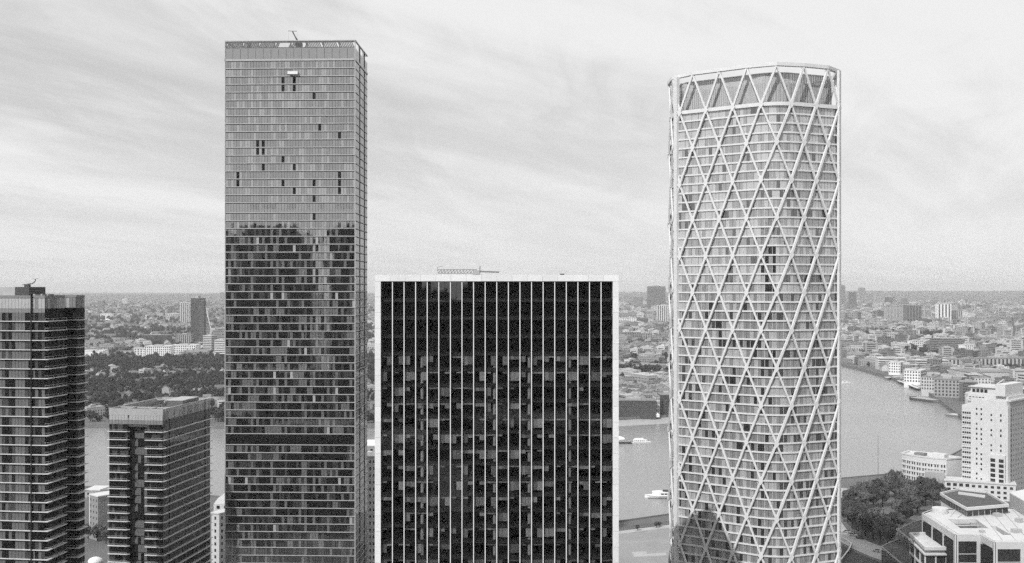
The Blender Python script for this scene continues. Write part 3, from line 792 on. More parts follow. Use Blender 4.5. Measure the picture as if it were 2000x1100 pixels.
rear_tower(-232, -170, 205, 235, 66, 'unseen mid-rise block added to darken reflections low left on the slab tower')  # from here, low blocks out of view, added so the glass mirrors dark
rear_tower(-160, -112, 190, 225, 58, 'unseen mid-rise block added to darken reflections low right on the slab tower')
rear_tower(-250, -150, 110, 140, 84, 'broad unseen block added to darken reflections below the middle of the slab tower')
rear_tower(-95, -40, 60, 100, 72, 'unseen dark block added to darken reflections low left on the framed block')
rear_tower(-20, 60, 40, 90, 78, 'unseen dark block added to darken reflections low right on the framed block')

# ------------------------------------------------------------------ foreground office at the right
def wall_bays(th, p0, p1, z0, z1, nb, levels, pier=.9, top=2.4, glass='win', proud=.35, wallm='stone'):
    """piers, spandrels and recessed panes between p0 and p1 (outward right of p0->p1); levels = list of (zlow, zhigh) openings"""
    a = Vector(p0); b = Vector(p1); L = (b - a).length; ang = math.atan2(b.y - a.y, b.x - a.x)
    def add(name, x0, x1, y0, y1, zz0, zz1, m): MB().box(x0, x1, y0, y1, zz0, zz1).build(name, m, th, (a.x, a.y, 0), ang)
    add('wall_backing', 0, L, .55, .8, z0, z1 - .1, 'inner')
    bwid = L / nb
    for i in range(nb + 1):
        c = min(max(i * bwid, pier / 2), L - pier / 2); add('pier', c - pier/2, c + pier/2, 0, .54, z0, z1, wallm)
    zs = sorted(levels); prev = z0
    for lo, hi in zs + [(z1, z1)]:
        if lo - prev > .05:
            for i in range(nb):
                c0 = max(i * bwid, pier/2) + pier/2 if i else pier; c1 = (i + 1) * bwid - pier/2 if i < nb - 1 else L - pier
                add('spandrel', c0, c1, .02, .53, prev, lo, wallm)
        if hi > lo:
            for i in range(nb):
                c0 = i * bwid + pier/2 if i else pier; c1 = (i + 1) * bwid - pier/2 if i < nb - 1 else L - pier
                np_ = max(1, round((c1 - c0) / 1.7))
                for q in range(np_):
                    add('pane', c0 + (c1-c0)*q/np_ + .05, c0 + (c1-c0)*(q+1)/np_ - .05, .42, .46, lo + .05, hi - .05, glass)
        prev = hi
def flat(p): return (p.x, p.y)
ZR = 36.0
of = thing('stone_office', 'pale stone office with big recessed windows and open roof wells, bottom right corner', 'office block', (0, 0, 0))
R = [P(1800, 1003.6, ZR), P(1865, 1046, ZR), P(1915, 1046, ZR), P(1941, 1061, ZR), P(2110, 1061, ZR), P(2110, 1020, ZR), P(1972, 992.5, ZR), P(1822, 996, ZR)]
Rf = [flat(p) for p in R]
h1 = [flat(P(*q, ZR)) for q in ((1851, 1014), (1906, 1014), (1931, 1032), (1876, 1032))]
h2 = [flat(P(*q, ZR)) for q in ((1934, 1027), (1946, 1028), (1975, 1045), (1959, 1045))]
def roof_with_holes(th, outer, holes, z, th_, m, name):
    loops = [[Vector((p[0], p[1], 0)) for p in outer]] + [[Vector((p[0], p[1], 0)) for p in h] for h in holes]
    fl = [p for l in loops for p in l]; mb = MB()
    for tri in tessellate_polygon(loops):
        q = [fl[i] for i in tri]
        if (q[1].x-q[0].x)*(q[2].y-q[0].y)-(q[1].y-q[0].y)*(q[2].x-q[0].x) < 0: q = q[::-1]
        mb.face([(p.x, p.y, z) for p in q])
    for h in holes:
        for i in range(len(h)):
            a, b = h[i], h[(i+1) % len(h)]
            mb.face([(*a, z), (*b, z), (*b, z - th_), (*a, z - th_)], 0)
        mb.face([(*p, z - th_) for p in h], 1)
    mb.build(name, [m, M['roofdark']], th)
roof_with_holes(of, Rf, [h1, h2], ZR, 3.2, M['roofpale'], 'roof')
MB().prism([(p[0]*.997+.6, p[1]*.998+1.3) for p in Rf], 0, ZR-3.4).build('core', 'inner', of)
lv = [(ZR-11.6, ZR-8.0), (ZR-7.8, ZR-2.5), (ZR-21, ZR-13)]
wall_bays(of, Rf[0], Rf[1], 0, ZR + .4, 3, lv, 1.6); wall_bays(of, Rf[1], Rf[2], 0, ZR + .4, 1, lv, 1.5)
wall_bays(of, Rf[2], Rf[3], 0, ZR + .4, 1, lv, 1.2); wall_bays(of, Rf[3], Rf[4], 0, ZR + .4, 3, lv, 1.6)
for a, b in ((Rf[5], Rf[6]), (Rf[6], Rf[7]), (Rf[7], Rf[0])): wall_bays(of, a, b, 0, ZR + .4, 4, lv, 1.6)
gut = MB()
off = [(Vector(p).lerp(Vector((222, 462)), .07)) for p in Rf[:5]]
for a, b in zip(off, off[1:]): gut.bar((a.x, a.y, ZR+.12), (b.x, b.y, ZR+.12), .28)
gut.build('roof_upstand', 'stone', of)
for i in range(9):
    t0 = (i + .5) / 9; a = Vector(h1[0]).lerp(Vector(h1[3]), t0); b = Vector(h1[1]).lerp(Vector(h1[2]), t0)
    if i % 3 == 0: MB().bar((a.x, a.y, ZR-1.2), (b.x, b.y, ZR-1.2), .14).build('roof_well_slat', 'stone', of)
for px, py in ((1868, 1020), (1884, 1024), (1900, 1027)):
    p = P(px, py, ZR-3); MB().box(-1.4, 1.4, -1.1, 1.1, 0, 1.4).build('cooling_unit', 'plantp', of, (p.x, p.y, ZR-3.0))
for i in range(7):
    a, b = P(1846 + i*22, 996.5, ZR), P(1880 + i*26, 1056, ZR)
    if i in (0, 1, 2): b = P(1822 + i*14 + 20, 1006 + i*3, ZR)
    MB().bar((a.x, a.y, ZR+.02), (b.x, b.y, ZR+.02), .09).build('roof_joint', 'roofgrey', of)
p = P(1836, 1001, ZR); 
MB().bar((p.x, p.y, ZR-.1), (p.x, p.y, ZR+2.2), 3.6, sides=20).build('stair_drum', 'stone', of)
for px, py, sx_, sy_, sz_ in ((1905, 1003, 5, 2.2, 1.6), (1948, 1008, 3, 3, 1.3), (1985, 1040, 4, 2.5, 1.5), (1918, 1040, 2, 1.6, 1.0), (1990, 1020, 2.5, 2.5, 1.8), (1880, 1001, 2, 1.5, .9)):
    p = P(px, py, ZR); MB().box(-sx_/2, sx_/2, -sy_/2, sy_/2, 0, sz_).build('roof_unit', 'plantp', of, (p.x, p.y, ZR+.03), .3)
# octagonal rooftop pavilion
ZO = 40.5
oc = [flat(P(*q, ZO)) for q in ((1836, 962), (1850, 971), (1888, 992), (1971, 985), (1927, 959), (1873, 953))]
cen = Vector((sum(p[0] for p in oc)/6, sum(p[1] for p in oc)/6))
MB().prism([tuple(cen.lerp(Vector(p), .97)) for p in oc], ZR-3.3, ZO-1.0, 0, 1).build('pavilion_roof', ['stone', 'roofdark'], of)
mb = MB()
for i in range(6):
    a, b = Vector(oc[i]), Vector(oc[(i+1) % 6]); ai, bi = cen.lerp(a, .95), cen.lerp(b, .95)
    mb.face([(*a, ZO-1.3), (*b, ZO-1.3), (*b, ZO), (*a, ZO)]); mb.face([(*a, ZO), (*b, ZO), (*bi, ZO), (*ai, ZO)]); mb.face([(*bi, ZO-1), (*ai, ZO-1), (*ai, ZO), (*bi, ZO)])
    mb.face([(*b, ZO-1.3), (*a, ZO-1.3), (*ai, ZO-1.3), (*bi, ZO-1.3)])
mb.build('pavilion_parapet', 'stone', of)
for i in (0, 1, 2):
    a, b = Vector(oc[i]), Vector(oc[(i+1) % 6]); a, b = cen.lerp(a, .98), cen.lerp(b, .98); L = (b-a).length; n = max(2, int(L / 3.2))
    for q in range(n):
        s0, s1 = a.lerp(b, (q+.06)/n), a.lerp(b, (q+.94)/n)
        m_ = MB(); m_.face([(s0.x, s0.y, ZR+.5), (s1.x, s1.y, ZR+.5), (s1.x, s1.y, ZO-1.4), (s0.x, s0.y, ZO-1.4)]); m_.build('pavilion_pane', 'win', of)
a, b = P(1872, 965, ZO-.9), P(1924, 972, ZO-.9); ang = math.atan2(b.y-a.y, b.x-a.x)
MB().box(0, (b-a).length, -.4, .4, 0, 1.2).build('pavilion_upstand', 'stone', of, (a.x, a.y, ZO-1.0), ang)
# lower terrace block with overhanging eaves
ZT = 28.0
tb = thing('terrace_block', 'lower pale block with flat white terrace joined to the stone office front', 'building', (0, 0, 0))
T = [flat(P(*q, ZT)) for q in ((1776, 1042), (1806, 1071), (1850, 1071), (1862, 1048), (1822, 1041))]
c2_ = Vector((sum(p[0] for p in T)/5, sum(p[1] for p in T)/5))
MB().prism(T, ZT-.9, ZT-.3, 0, 1).build('eaves', ['stone', 'roofpale'], tb)
MB().prism([tuple(c2_.lerp(Vector(p), .93)) for p in T], ZT-2.3, ZT-.91).build('clerestory', 'greywall', tb)
MB().prism([tuple(c2_.lerp(Vector(p), 1.05)) for p in T], ZT-2.9, ZT-2.31).build('lower_eaves', 'stone', tb)
mb = MB()
for i in range(5):
    a, b = Vector(T[i]), Vector(T[(i+1) % 5]); ai, bi = c2_.lerp(a, .88), c2_.lerp(b, .88)
    mb.face([(*a, ZT-.3), (*b, ZT-.3), (*b, ZT+.5), (*a, ZT+.5)]); mb.face([(*a, ZT+.5), (*b, ZT+.5), (*bi, ZT+.5), (*ai, ZT+.5)]); mb.face([(*bi, ZT-.3), (*ai, ZT-.3), (*ai, ZT+.5), (*bi, ZT+.5)])
mb.build('terrace_parapet', 'stone', tb)
wall_bays(tb, T[0], T[1], 0, ZT-2.9, 3, [(ZT-8.2, ZT-3.4), (ZT-13.5, ZT-9.0), (ZT-19, ZT-14.2)], .5); wall_bays(tb, T[1], T[2], 0, ZT-2.9, 2, [(ZT-8.2, ZT-3.4), (ZT-13.5, ZT-9.0), (ZT-19, ZT-14.2)], .5)
# planted dark-glass terraces
for nm, zt, pts, lab in (('terrace_wing', 22.0, ((1753.5, 1034), (1783, 1019), (1803, 1013), (1803, 1050), (1779, 1055)), 'upper dark glass wing with planted roof terrace beside the stone office'),
                         ('terrace_wing', 17.0, ((1721, 1067), (1734, 1060), (1776, 1044), (1782, 1070), (1779, 1112), (1770, 1108)), 'lower dark glass wing with planted roof terrace and pale edge')):
    tw = thing(nm, lab, 'building', (0, 0, 0))
    pl = [flat(P(*q, zt)) for q in pts]; c_ = Vector((sum(p[0] for p in pl)/len(pl), sum(p[1] for p in pl)/len(pl)))
    MB().prism([tuple(c_.lerp(Vector(p), .985)) for p in pl], 0, zt-.5, 0, 1).build('glazed_wall', ['win', 'roofdark'], tw)
    mb = MB(); k = len(pl)
    for i in range(k):
        a, b = Vector(pl[i]), Vector(pl[(i+1) % k]); ai, bi = c_.lerp(a, .95), c_.lerp(b, .95)
        mb.face([(*a, zt-.7), (*b, zt-.7), (*b, zt), (*a, zt)]); mb.face([(*a, zt), (*b, zt), (*bi, zt), (*ai, zt)]); mb.face([(*bi, zt-.7), (*ai, zt-.7), (*ai, zt), (*bi, zt)])
    mb.build('parapet', 'greywall', tw)
    for i in (0, k-1, k-2):
        a, b = Vector(pl[i]), Vector(pl[(i+1) % k]); n = max(3, int((b-a).length / 2.2))
        for q in range(n):
            s0 = a.lerp(b, (q+.5)/n); MB().box(-.1, .1, -.1, .1, 0, zt-.7).build('mullion', 'plantp', tw, (s0.x, s0.y, 0))
    ca = c_.lerp(Vector(pl[0]), .45)
    mb = MB()
    for i in range(14):
        t0, t1 = math.pi*i/14 + .6, math.pi*(i+1)/14 + .6
        mb.face([(ca.x+5*math.cos(t0), ca.y+5*math.sin(t0), zt-.42), (ca.x+5*math.cos(t1), ca.y+5*math.sin(t1), zt-.42), (ca.x+4.5*math.cos(t1), ca.y+4.5*math.sin(t1), zt-.42), (ca.x+4.5*math.cos(t0), ca.y+4.5*math.sin(t0), zt-.42)])
    mb.build('terrace_edging', 'greywall', tw)
# grey slab at the very edge
gs = thing('grey_slab_building', 'plain grey wall with white roof at the right edge behind the stone office', 'building', (0, 0, 0))
gp = [flat(P(*q, 43)) for q in ((1972, 962), (2075, 1020), (2120, 1000), (2030, 950))]
MB().prism(gp, 0, 42.4, 0, 1).build('wall', ['greywall', 'roofpale'], gs)
cg = Vector((sum(p[0] for p in gp)/4, sum(p[1] for p in gp)/4)); MB().prism([tuple(cg.lerp(Vector(p), 1.01)) for p in gp], 42.41, 43.0).build('roof_edge', 'stone2', gs)

# ------------------------------------------------------------------ white riverside tower
RZ = -math.radians(47)
rt = thing('riverside_tower', 'white residential tower with small square windows on the river, right edge', 'tower block', (PX(1966, 660), 660, 0), RZ)
TF = 3.28; TH = 68.0
MB().box(-22.8, 0, 0, 34, 0, TH, 0).build('main_wall', ['stone2'], rt)
MB().box(-29, -22.82, .6, 22, 0, TH-4.5).build('side_bay', 'stone2', rt)
MB().box(-26, 0, 3, 30, TH-4.4, TH+2.8).build('upper_storey', 'stone2', rt)
MB().box(-24.5, -8, 4, 26, TH+2.82, TH+7.5).build('penthouse', 'stone2', rt)
MB().box(-26, -6.5, 3, 28, TH+7.52, TH+8.0).build('penthouse_roof', 'roofpale', rt)
MB().box(-7.4, -1.2, 1, 30, TH+2.9, TH+10.5).build('lift_tower', 'stone2', rt)
MB().box(-10.5, -.6, -1.1, 0, 0, 33).build('lower_bay', 'stone2', rt)
MB().box(-7.2, -6.9, -.12, 0, 33, TH).build('pilaster', 'stone', rt)
MB().box(.0, 1.2, -.9, 3.2, 0, TH-3).build('corner_pilaster', 'stone2', rt)
# right-hand return, its shade put into a greyer wall colour
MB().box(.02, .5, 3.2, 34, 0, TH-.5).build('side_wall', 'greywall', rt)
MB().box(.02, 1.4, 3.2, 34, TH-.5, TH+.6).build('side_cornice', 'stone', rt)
w1 = boxmesh('window', 1.0, .12, 1.3, 'win'); w2 = boxmesh('window', 3.0, .12, 2.2, 'win'); w3 = boxmesh('window', .95, .12, 1.6, 'win')
for k in range(19):
    z = TH - 7 - TF * k
    if z < 3: break
    # banded bay: band of four lights, white balcony front
    if k != 0:
        for q in range(4): inst(boxmesh('window', 1.15, .12, 1.35 if k % 4 else .9, 'win'), 'window', rt, (-28.0 + q * 1.42, .6, z))
        inst(boxmesh('bay_sill', 6.3, .3, .25, 'stone2'), 'bay_sill', rt, (-25.9, .5, z - .7))
    for x in (-19.0, -16.0):
        if (k * 7 + int(x)) % 5: inst(w1, 'window', rt, (x, -.02, z))
    if z > 34 and k % 3: inst(w1, 'window', rt, (-9.6, -.02, z)); inst(w3, 'window', rt, (-3.6, -.02, z + .1))
    if z < 31:
        inst(w2, 'window', rt, (-8.2, -1.12, z)); inst(w2, 'window', rt, (-2.9, -1.12, z))
    inst(boxmesh('window', .12, 2.0, 2.0, 'win'), 'window', rt, (.52, 5.6, z))
    for y in (10, 14, 18.5, 23, 27.5): inst(boxmesh('window', .12, .8, .8, 'win'), 'window', rt, (.52, y, z + .5))
for q in range(5): inst(boxmesh('window', 1.4, .12, 1.9, 'win'), 'window', rt, (-24.5 + q * 2.1, 2.98, TH - .6))
for q in range(4): inst(boxmesh('window', 2.0, .12, 2.2, 'win'), 'window', rt, (-22.5 + q * 2.6, 3.98, TH + 4.2))
for x0, x1 in ((-26, -14), (-12, -1)):
    MB().box(x0, x1, .2, .35, TH+.01, TH+1.0).build('balustrade', 'stone2', rt)
MB().bar((-12, 10, TH+8), (-9, 18, TH+12.5), .35).build('roof_fin', 'stone2', rt)

# low curved white block beside it
cb_ = thing('curved_white_block', 'low curved white apartment block with many small windows beside the riverside tower', 'apartment block', (PX(1846, 688), 688, 0), RZ)
arc = []
for i in range(9):
    t0 = i / 8; arc.append((-32 + 32 * t0, 3.6 * (2*t0-1)**2 - 1.5 * t0))
CH = 25.5
poly = arc + [(5, 15), (-14, 19), (-33, 16)]
MB().prism(poly, 0, CH, 0, 1).build('wall', ['stone2', 'roofpale'], cb_)
cc = Vector((-14, 7)); mb = MB(); k = len(poly)
for i in range(k):
    a, b = Vector(poly[i]), Vector(poly[(i+1) % k]); a, b = cc.lerp(a, 1.03), cc.lerp(b, 1.03); ai, bi = cc.lerp(a, .93), cc.lerp(b, .93)
    mb.face([(*a, CH), (*b, CH), (*b, CH+1), (*a, CH+1)]); mb.face([(*a, CH+1), (*b, CH+1), (*bi, CH+1), (*ai, CH+1)]); mb.face([(*bi, CH+.01), (*ai, CH+.01), (*ai, CH+1), (*bi, CH+1)])
mb.build('roof_parapet', 'stone2', cb_)
MB().box(-24, -17, 5, 10, CH, CH+1.8).build('plant_box', 'roofgrey', cb_); MB().box(-13, -3, 5.5, 12, CH, CH+2.6).build('roof_pavilion', 'stone2', cb_)
for i in range(8):
    a, b = Vector(arc[i]), Vector(arc[i+1]); ang = math.atan2(b.y-a.y, b.x-a.x); m_ = (a + b) / 2
    for lev in range(6):
        for q in (-.85, .85):
            d = (b-a).normalized() * q; inst(boxmesh('window', .9, .16, 1.7, 'win'), 'window', cb_, (m_.x + d.x, m_.y + d.y, 2.5 + lev * 3.5), ang)
    for lev in range(1, 7): inst(boxmesh('string_course', (b-a).length + .1, .5, .18, 'stone2'), 'string_course', cb_, (m_.x, m_.y, .9 + lev * 3.5), ang)
# podium wing between
pw = thing('podium_wing', 'low white wing with square windows linking the curved block and the tower', 'building', (PX(1845, 672), 672, 0), -math.radians(22))
MB().box(0, 42, 0, 14, 0, 14.5, 0).build('wall', 'stone2', pw); MB().box(-.4, 42.4, -.4, 14.4, 14.5, 15.3).build('roof', 'roofpale', pw)
for lev in range(4):
    for q in range(11): inst(boxmesh('window', 1.9 if q > 3 else 2.3, .12, 1.6 if q > 3 else 2.0, 'win'), 'window', pw, (2.5 + q * 3.7, -.02, 2 + lev * 3.2))
MB().box(-12, 0.0, 4, 12, 0, 19).build('link_block', 'greywall', pw)

# ------------------------------------------------------------------ near-bank buildings in the gaps on the left
def plain_block(name, label, cat, px, Y, z, wdt, dep, rz, wallm='stone2', roofm='roofpale', rows=0, cols=0, side=0, ww=1.1, wh=1.5, fh=3.2, group=None):
    th = thing(name, label, cat, (PX(px, Y), Y, 0), rz, group)
    MB().box(0, wdt, 0, dep, 0, z).build('wall', wallm, th)
    MB().box(-.3, wdt+.3, -.3, dep+.3, z, z+.6).build('roof', roofm, th)
    for r in range(rows):
        zz_ = z - 2.8 - r * fh
        if zz_ < 1: break
        for c in range(cols): inst(boxmesh('window', ww, .14, wh, 'win'), 'window', th, (wdt * (c + .5) / cols, -.02, zz_))
        for c in range(side): inst(boxmesh('window', .14, ww, wh, 'win'), 'window', th, (wdt + .02, dep * (c + .5) / side, zz_))
    return th
g1 = plain_block('narrow_grey_block', 'narrow grey block with bright white end wall between the two balcony towers', 'building', 175, 560, PZ(967, 560), 9, 14, -math.radians(40), 'brick', 'stone2', 7, 3, 0, .7, 1.2)
MB().box(-.5, 0, 0, 14, 0, PZ(967, 560)-.1).build('end_wall', 'white', g1); 
g2 = plain_block('grey_block', 'taller grey block just left of the shorter balcony tower', 'building', 197, 585, PZ(958, 585), 16, 16, -math.radians(12), 'greywall', 'roofgrey', 8, 4)
plain_block('quayside_shed', 'long low white-roofed shed on the near quay between the balcony towers', 'building', 166, 668, 9, 34, 14, -math.radians(4), 'greywall', 'stone2', 2, 8)
plain_block('brick_quay_flats', 'brick flats on the near quay just left of the shorter balcony tower', 'apartment block', 186, 620, 16, 22, 12, -math.radians(10), 'brick', 'roofgrey', 4, 7)
dm = thing('domed_drum', 'small white domed drum near the foot of the left balcony tower', 'dome', (PX(186, 470), 470, 0))
MB().bar((0, 0, 0), (0, 0, 15), 3.4, sides=18).build('drum', 'stone2', dm)
mb = MB()
for i in range(5):
    t0, t1 = i*math.pi/10, (i+1)*math.pi/10; mb.bar((0, 0, 15+3.4*math.sin(t0)*.7), (0, 0, 15+3.4*math.sin(t1)*.7), 3.4*math.cos(t0), sides=18, r2=max(.05, 3.4*math.cos(t1)))
mb.build('dome', 'white', dm)
plain_block('low_shed', 'low grey shed with pale sloping roof by the domed drum', 'building', 172, 440, 12, 14, 18, -math.radians(30), 'greywall', 'roofgrey')
g3 = plain_block('white_flats', 'white flats with a column of dark windows, between the shorter tower and slab tower', 'apartment block', 413, 510, PZ(1003, 510), 5.2, 18, -math.radians(28), 'stone2', 'stone', 9, 1, 5)
g4 = thing('curved_roof_block', 'pale block with bright curved roof on the bank, left of the slab tower', 'building', (PX(417, 560), 560, 0))
mb = MB(); zc_ = PZ(985, 560); 
pr = [(0, 0), (18, 0)] + [(18 - 18*i/8, 6 * math.sin(math.pi/2*(8-i)/8 + 0) if i else 6) for i in range(0)]
prof = [(0, 0), (2.5, 3.4), (5.5, 5.6), (9, 6.8), (13, 7.2), (18, 7.2), (18, 0)]
n_ = len(prof)
for y in (0, 16): mb.v += [(p[0], y, zc_ + p[1]) for p in prof]
for i in range(n_):
    j = (i + 1) % n_; mb.f.append((i, n_ + i, n_ + j, j)); mb.m.append(0)
mb.f.append(tuple(range(n_))[::-1]); mb.f.append(tuple(range(n_, 2*n_))); mb.m += [0, 0]
mb.build('curved_roof', 'white', g4); MB().box(0, 18, .1, 15.9, 0, zc_).build('wall', 'stone2', g4)
for q in range(4): inst(boxmesh('window', 1.6, .14, 1.6, 'win'), 'window', g4, (2.5 + q*4, -.02, zc_ - 2.4))
g5 = plain_block('pale_flats', 'pale flats with dark window columns in the gap right of the slab tower', 'apartment block', 712, 480, PZ(893, 480), 14, 14, 0, 'stone2', 'stone', 16, 8, 0, .7, 1.3)
g6 = plain_block('bright_roofed_block', 'bright roofed block behind the pale flats in the narrow gap', 'building', 709, 540, PZ(872, 540), 18, 20, 0, 'greywall', 'white', 3, 6)

# ------------------------------------------------------------------ near ground surfaces
def psheet(name, pts, z, m): return tag(sheet(name, [flat(P(px, py, z)) for px, py in pts], z, m), kind='structure')
psheet('bare_ground', [(1150, 1050), (1208, 1043), (1312, 1030), (1345, 1026), (1400, 1180), (1150, 1180)], ZL + .03, M['field'])
psheet('path', [(1150, 1045), (1208, 1037.5), (1312, 1024.5), (1345, 1020), (1345, 1026), (1312, 1030), (1208, 1043), (1150, 1050)], ZL + .05, M['paving'])
psheet('pavement', [(1234, 1078), (1262, 1077), (1264, 1082), (1300, 1079), (1302, 1085), (1238, 1088)], ZL + .07, M['paving'])
psheet('lawn', [(1580, 955), (1640, 948), (1700, 948), (1790, 940), (1850, 950), (1840, 1010), (1780, 1040), (1725, 1068), (1690, 1054), (1655, 1035), (1640, 1010), (1600, 1000)], ZL + .03, M['lawn'])
psheet('path', [(1600, 953), (1642, 953), (1668, 955), (1668, 962), (1650, 975), (1635, 1000), (1600, 1000)], ZL + .06, M['paving'])
psheet('path', [(1716, 1012), (1738, 1000), (1744, 1004), (1752, 1014), (1728, 1024)], ZL + .06, M['paving'])
psheet('road', [(1590, 1000), (1636, 1000), (1642, 1018), (1655, 1036), (1690, 1055), (1725, 1069), (1745, 1085), (1720, 1094), (1700, 1087), (1668, 1073), (1645, 1060), (1590, 1050)], ZL + .09, M['paving'])
psheet('lawn', [(1590, 1055), (1645, 1064), (1668, 1077), (1700, 1091), (1720, 1098), (1740, 1150), (1590, 1150)], ZL + .05, M['asphalt'])
def strip_wall(name, label, cat, pts, z0, hgt, thick, m, coping=None):
    th = thing(name, label, cat, (0, 0, 0)); ps = [P(px, py, z0) for px, py in pts]
    for a, b in zip(ps, ps[1:]):
        ang = math.atan2(b.y-a.y, b.x-a.x); L = (b-a).length
        MB().box(0, L+.02, -thick/2, thick/2, 0, hgt).build('wall_panel', m, th, (a.x, a.y, z0), ang)
        if coping: MB().box(0, L+.02, -thick/2-.1, thick/2+.1, hgt, hgt+.15).build('coping', coping, th, (a.x, a.y, z0), ang)
    return th
strip_wall('curved_wall', 'dark curved low wall sweeping up beside the road at the lattice tower foot', 'wall', [(1636, 1108), (1648, 1092), (1656, 1082), (1661, 1073), (1663, 1066)], ZL, 1.6, .5, 'darkwall', 'stone')
strip_wall('kerb_wall', 'pale low wall along the inner edge of the curved road', 'wall', [(1640, 1052), (1652, 1057), (1664, 1066)], ZL, 1.3, .6, 'stone2')
rl = thing('promenade_railing', 'thin dark railing along the near river edge beside the bare ground', 'railing', (0, 0, 0))
ra, rb = P(1150, 1041, ZL+.9), P(1345, 1017, ZL+.9)
for q in range(49):
    p = ra.lerp(rb, q/48); MB().bar((p.x, p.y, ZL), (p.x, p.y, ZL+1.9), .06).build('post', 'steel', rl)
for h_ in (1.3, 1.9): MB().bar((ra.x, ra.y, ZL+h_), (rb.x, rb.y, ZL+h_), .06).build('rail', 'steel', rl)
fl_ = thing('slender_mast', 'very slender dark mast rising in front of the river above the grove', 'mast', tuple(P(1715, 985)))
hgt_ = PZ(850, P(1715, 985).y)
MB().bar((0, 0, 0), (0, 0, hgt_-ZL), .17, sides=6, r2=.08).build('pole', 'steel', fl_); MB().bar((0, 0, 0), (0, 0, .6), .5, sides=8).build('base', 'steel', fl_)

# ------------------------------------------------------------------ boats, pier, barges
def hull(L, W, Hh, m, name, parent, bow=.28, z0=-.3):
    mb = MB(); n = 9; rings = []
    for i in range(n):
        t = i / (n - 1); x = -L/2 + L * t
        wv = W/2 * (1 if t < 1 - bow else max(.04, math.cos((t - 1 + bow) / bow * math.pi/2)))
        wv *= .92 if i == 0 else 1
        rise = .5 * max(0, (t - .6) / .4) ** 2
        rings.append([(x, -wv, Hh + rise), (x, -wv*.7, z0), (x, wv*.7, z0), (x, wv, Hh + rise)])
    for r in rings: mb.v += r
    for i in range(n-1):
        for j in range(3): mb.f.append((i*4+j, (i+1)*4+j, (i+1)*4+j+1, i*4+j+1)); mb.m.append(0)
        mb.f.append((i*4+3, (i+1)*4+3, (i+1)*4, i*4)); mb.m.append(0)
    mb.f += [(0, 3, 2, 1)]; mb.m.append(0)
    return mb.build(name, m, parent)
p = P(1300, 972, 0)
bt = thing('river_ferry', 'long white passenger ferry on the river, partly behind the lattice tower', 'boat', (p.x + 4, p.y, 0), math.pi - .02)
hull(36, 8, 1.6, 'boat', 'hull', bt); MB().prism([(-14, -3.4), (9, -3.4), (13, -1.6), (13, 1.6), (9, 3.4), (-14, 3.4)], 1.75, 4.2).build('saloon', 'boat', bt)
MB().prism([(-11, -2), (4, -2), (6, -1), (6, 1), (4, 2), (-11, 2)], 4.2, 5.0).build('upper_deck', 'boatd', bt)
for s in (-1, 1):
    for q in range(9): inst(boxmesh('window', 1.9, .08, .9, 'win'), 'window', bt, (-12.3 + q * 2.35, s * 3.42, 2.5))
MB().box(-17, 16, -3.6, 3.6, -.25, .15).build('waterline', 'boatd', bt)
p = P(1252, 866, 0)
b2 = thing('moored_boat', 'white two-deck boat moored at the floating pier across the river', 'boat', (p.x, p.y, 0), 0.02)
hull(18, 5, 1.3, 'boat', 'hull', b2); MB().prism([(-7, -2), (4, -2), (6, 0), (4, 2), (-7, 2)], 1.4, 3.4).build('cabin', 'boat', b2)
MB().box(-6, 2, -1.6, 1.6, 3.4, 4.6).build('wheelhouse', 'boat', b2)
for q in range(6): inst(boxmesh('window', 1.0, .08, .8, 'win'), 'window', b2, (-6 + q * 1.7, -2.03, 2.1))
p = P(1215, 866, 0)
pr_ = thing('floating_pier', 'dark floating pier with white domed canopy beside the framed block edge', 'pier', (p.x, p.y, 0))
MB().box(-14, 9, -2.5, 2.5, -.3, 1.0).build('pontoon', 'boatd', pr_)
MB().bar((6, 0, 1.0), (12.5, .5, 1.8), .35).build('gangway', 'steel', pr_)
mb = MB(); nu, nv = 12, 5
for j in range(nv + 1):
    ph = j / nv * math.pi/2
    for i in range(nu): mb.v.append((-4 + 7*math.cos(ph)*math.cos(2*math.pi*i/nu), 2.3*math.cos(ph)*math.sin(2*math.pi*i/nu), 3.4 + 3.2*math.sin(ph)))
for j in range(nv):
    for i in range(nu): mb.f.append((j*nu+i, j*nu+(i+1) % nu, (j+1)*nu+(i+1) % nu, (j+1)*nu+i)); mb.m.append(0)
mb.build('domed_canopy', 'white', pr_)
for x in (-10, -4, 2): MB().bar((x, 0, 1), (x, 0, 3.6), .2).build('canopy_post', 'steelp', pr_)
MB().bar((-3, 0, 6.4), (-3, 0, 10), .1).build('pole', 'steelp', pr_); MB().bar((-3, 0, 10), (-3, 0, 11), .6, sides=8).build('globe', 'white', pr_)
p = P(1652, 749, 0)
b3 = thing('motor_launch', 'small white launch on the river beside the lattice tower right edge', 'boat', (p.x, p.y, 0), .05)
hull(15, 4.5, 1.5, 'boat', 'hull', b3, .45); MB().prism([(-5, -1.7), (0, -1.7), (2.5, 0), (0, 1.7), (-5, 1.7)], 1.5, 3.4).build('cabin', 'boat', b3)
inst(boxmesh('window', 3.6, .06, .7, 'win'), 'window', b3, (-2.4, -1.72, 2.3))
p = P(1815, 786, 0)
bg_ = thing('moored_barge', 'dark flat barge moored below the white riverside flats', 'barge', (p.x, p.y+10, 0), math.radians(-68))
hull(44, 13, 3.2, 'quay', 'hull', bg_, .15); MB().box(-20, 16, -5.6, 5.6, 3.21, 3.9).build('deck_hatch', 'greywall', bg_); MB().box(-21.9, -21.5, -6, 6, 0, 4.5).build('transom', 'boatd', bg_)
p = P(1872, 815, 0)
bg2 = thing('moored_pontoon', 'grey pontoon moored just left of the white riverside tower', 'pontoon', (p.x, p.y, 0), math.radians(-55))
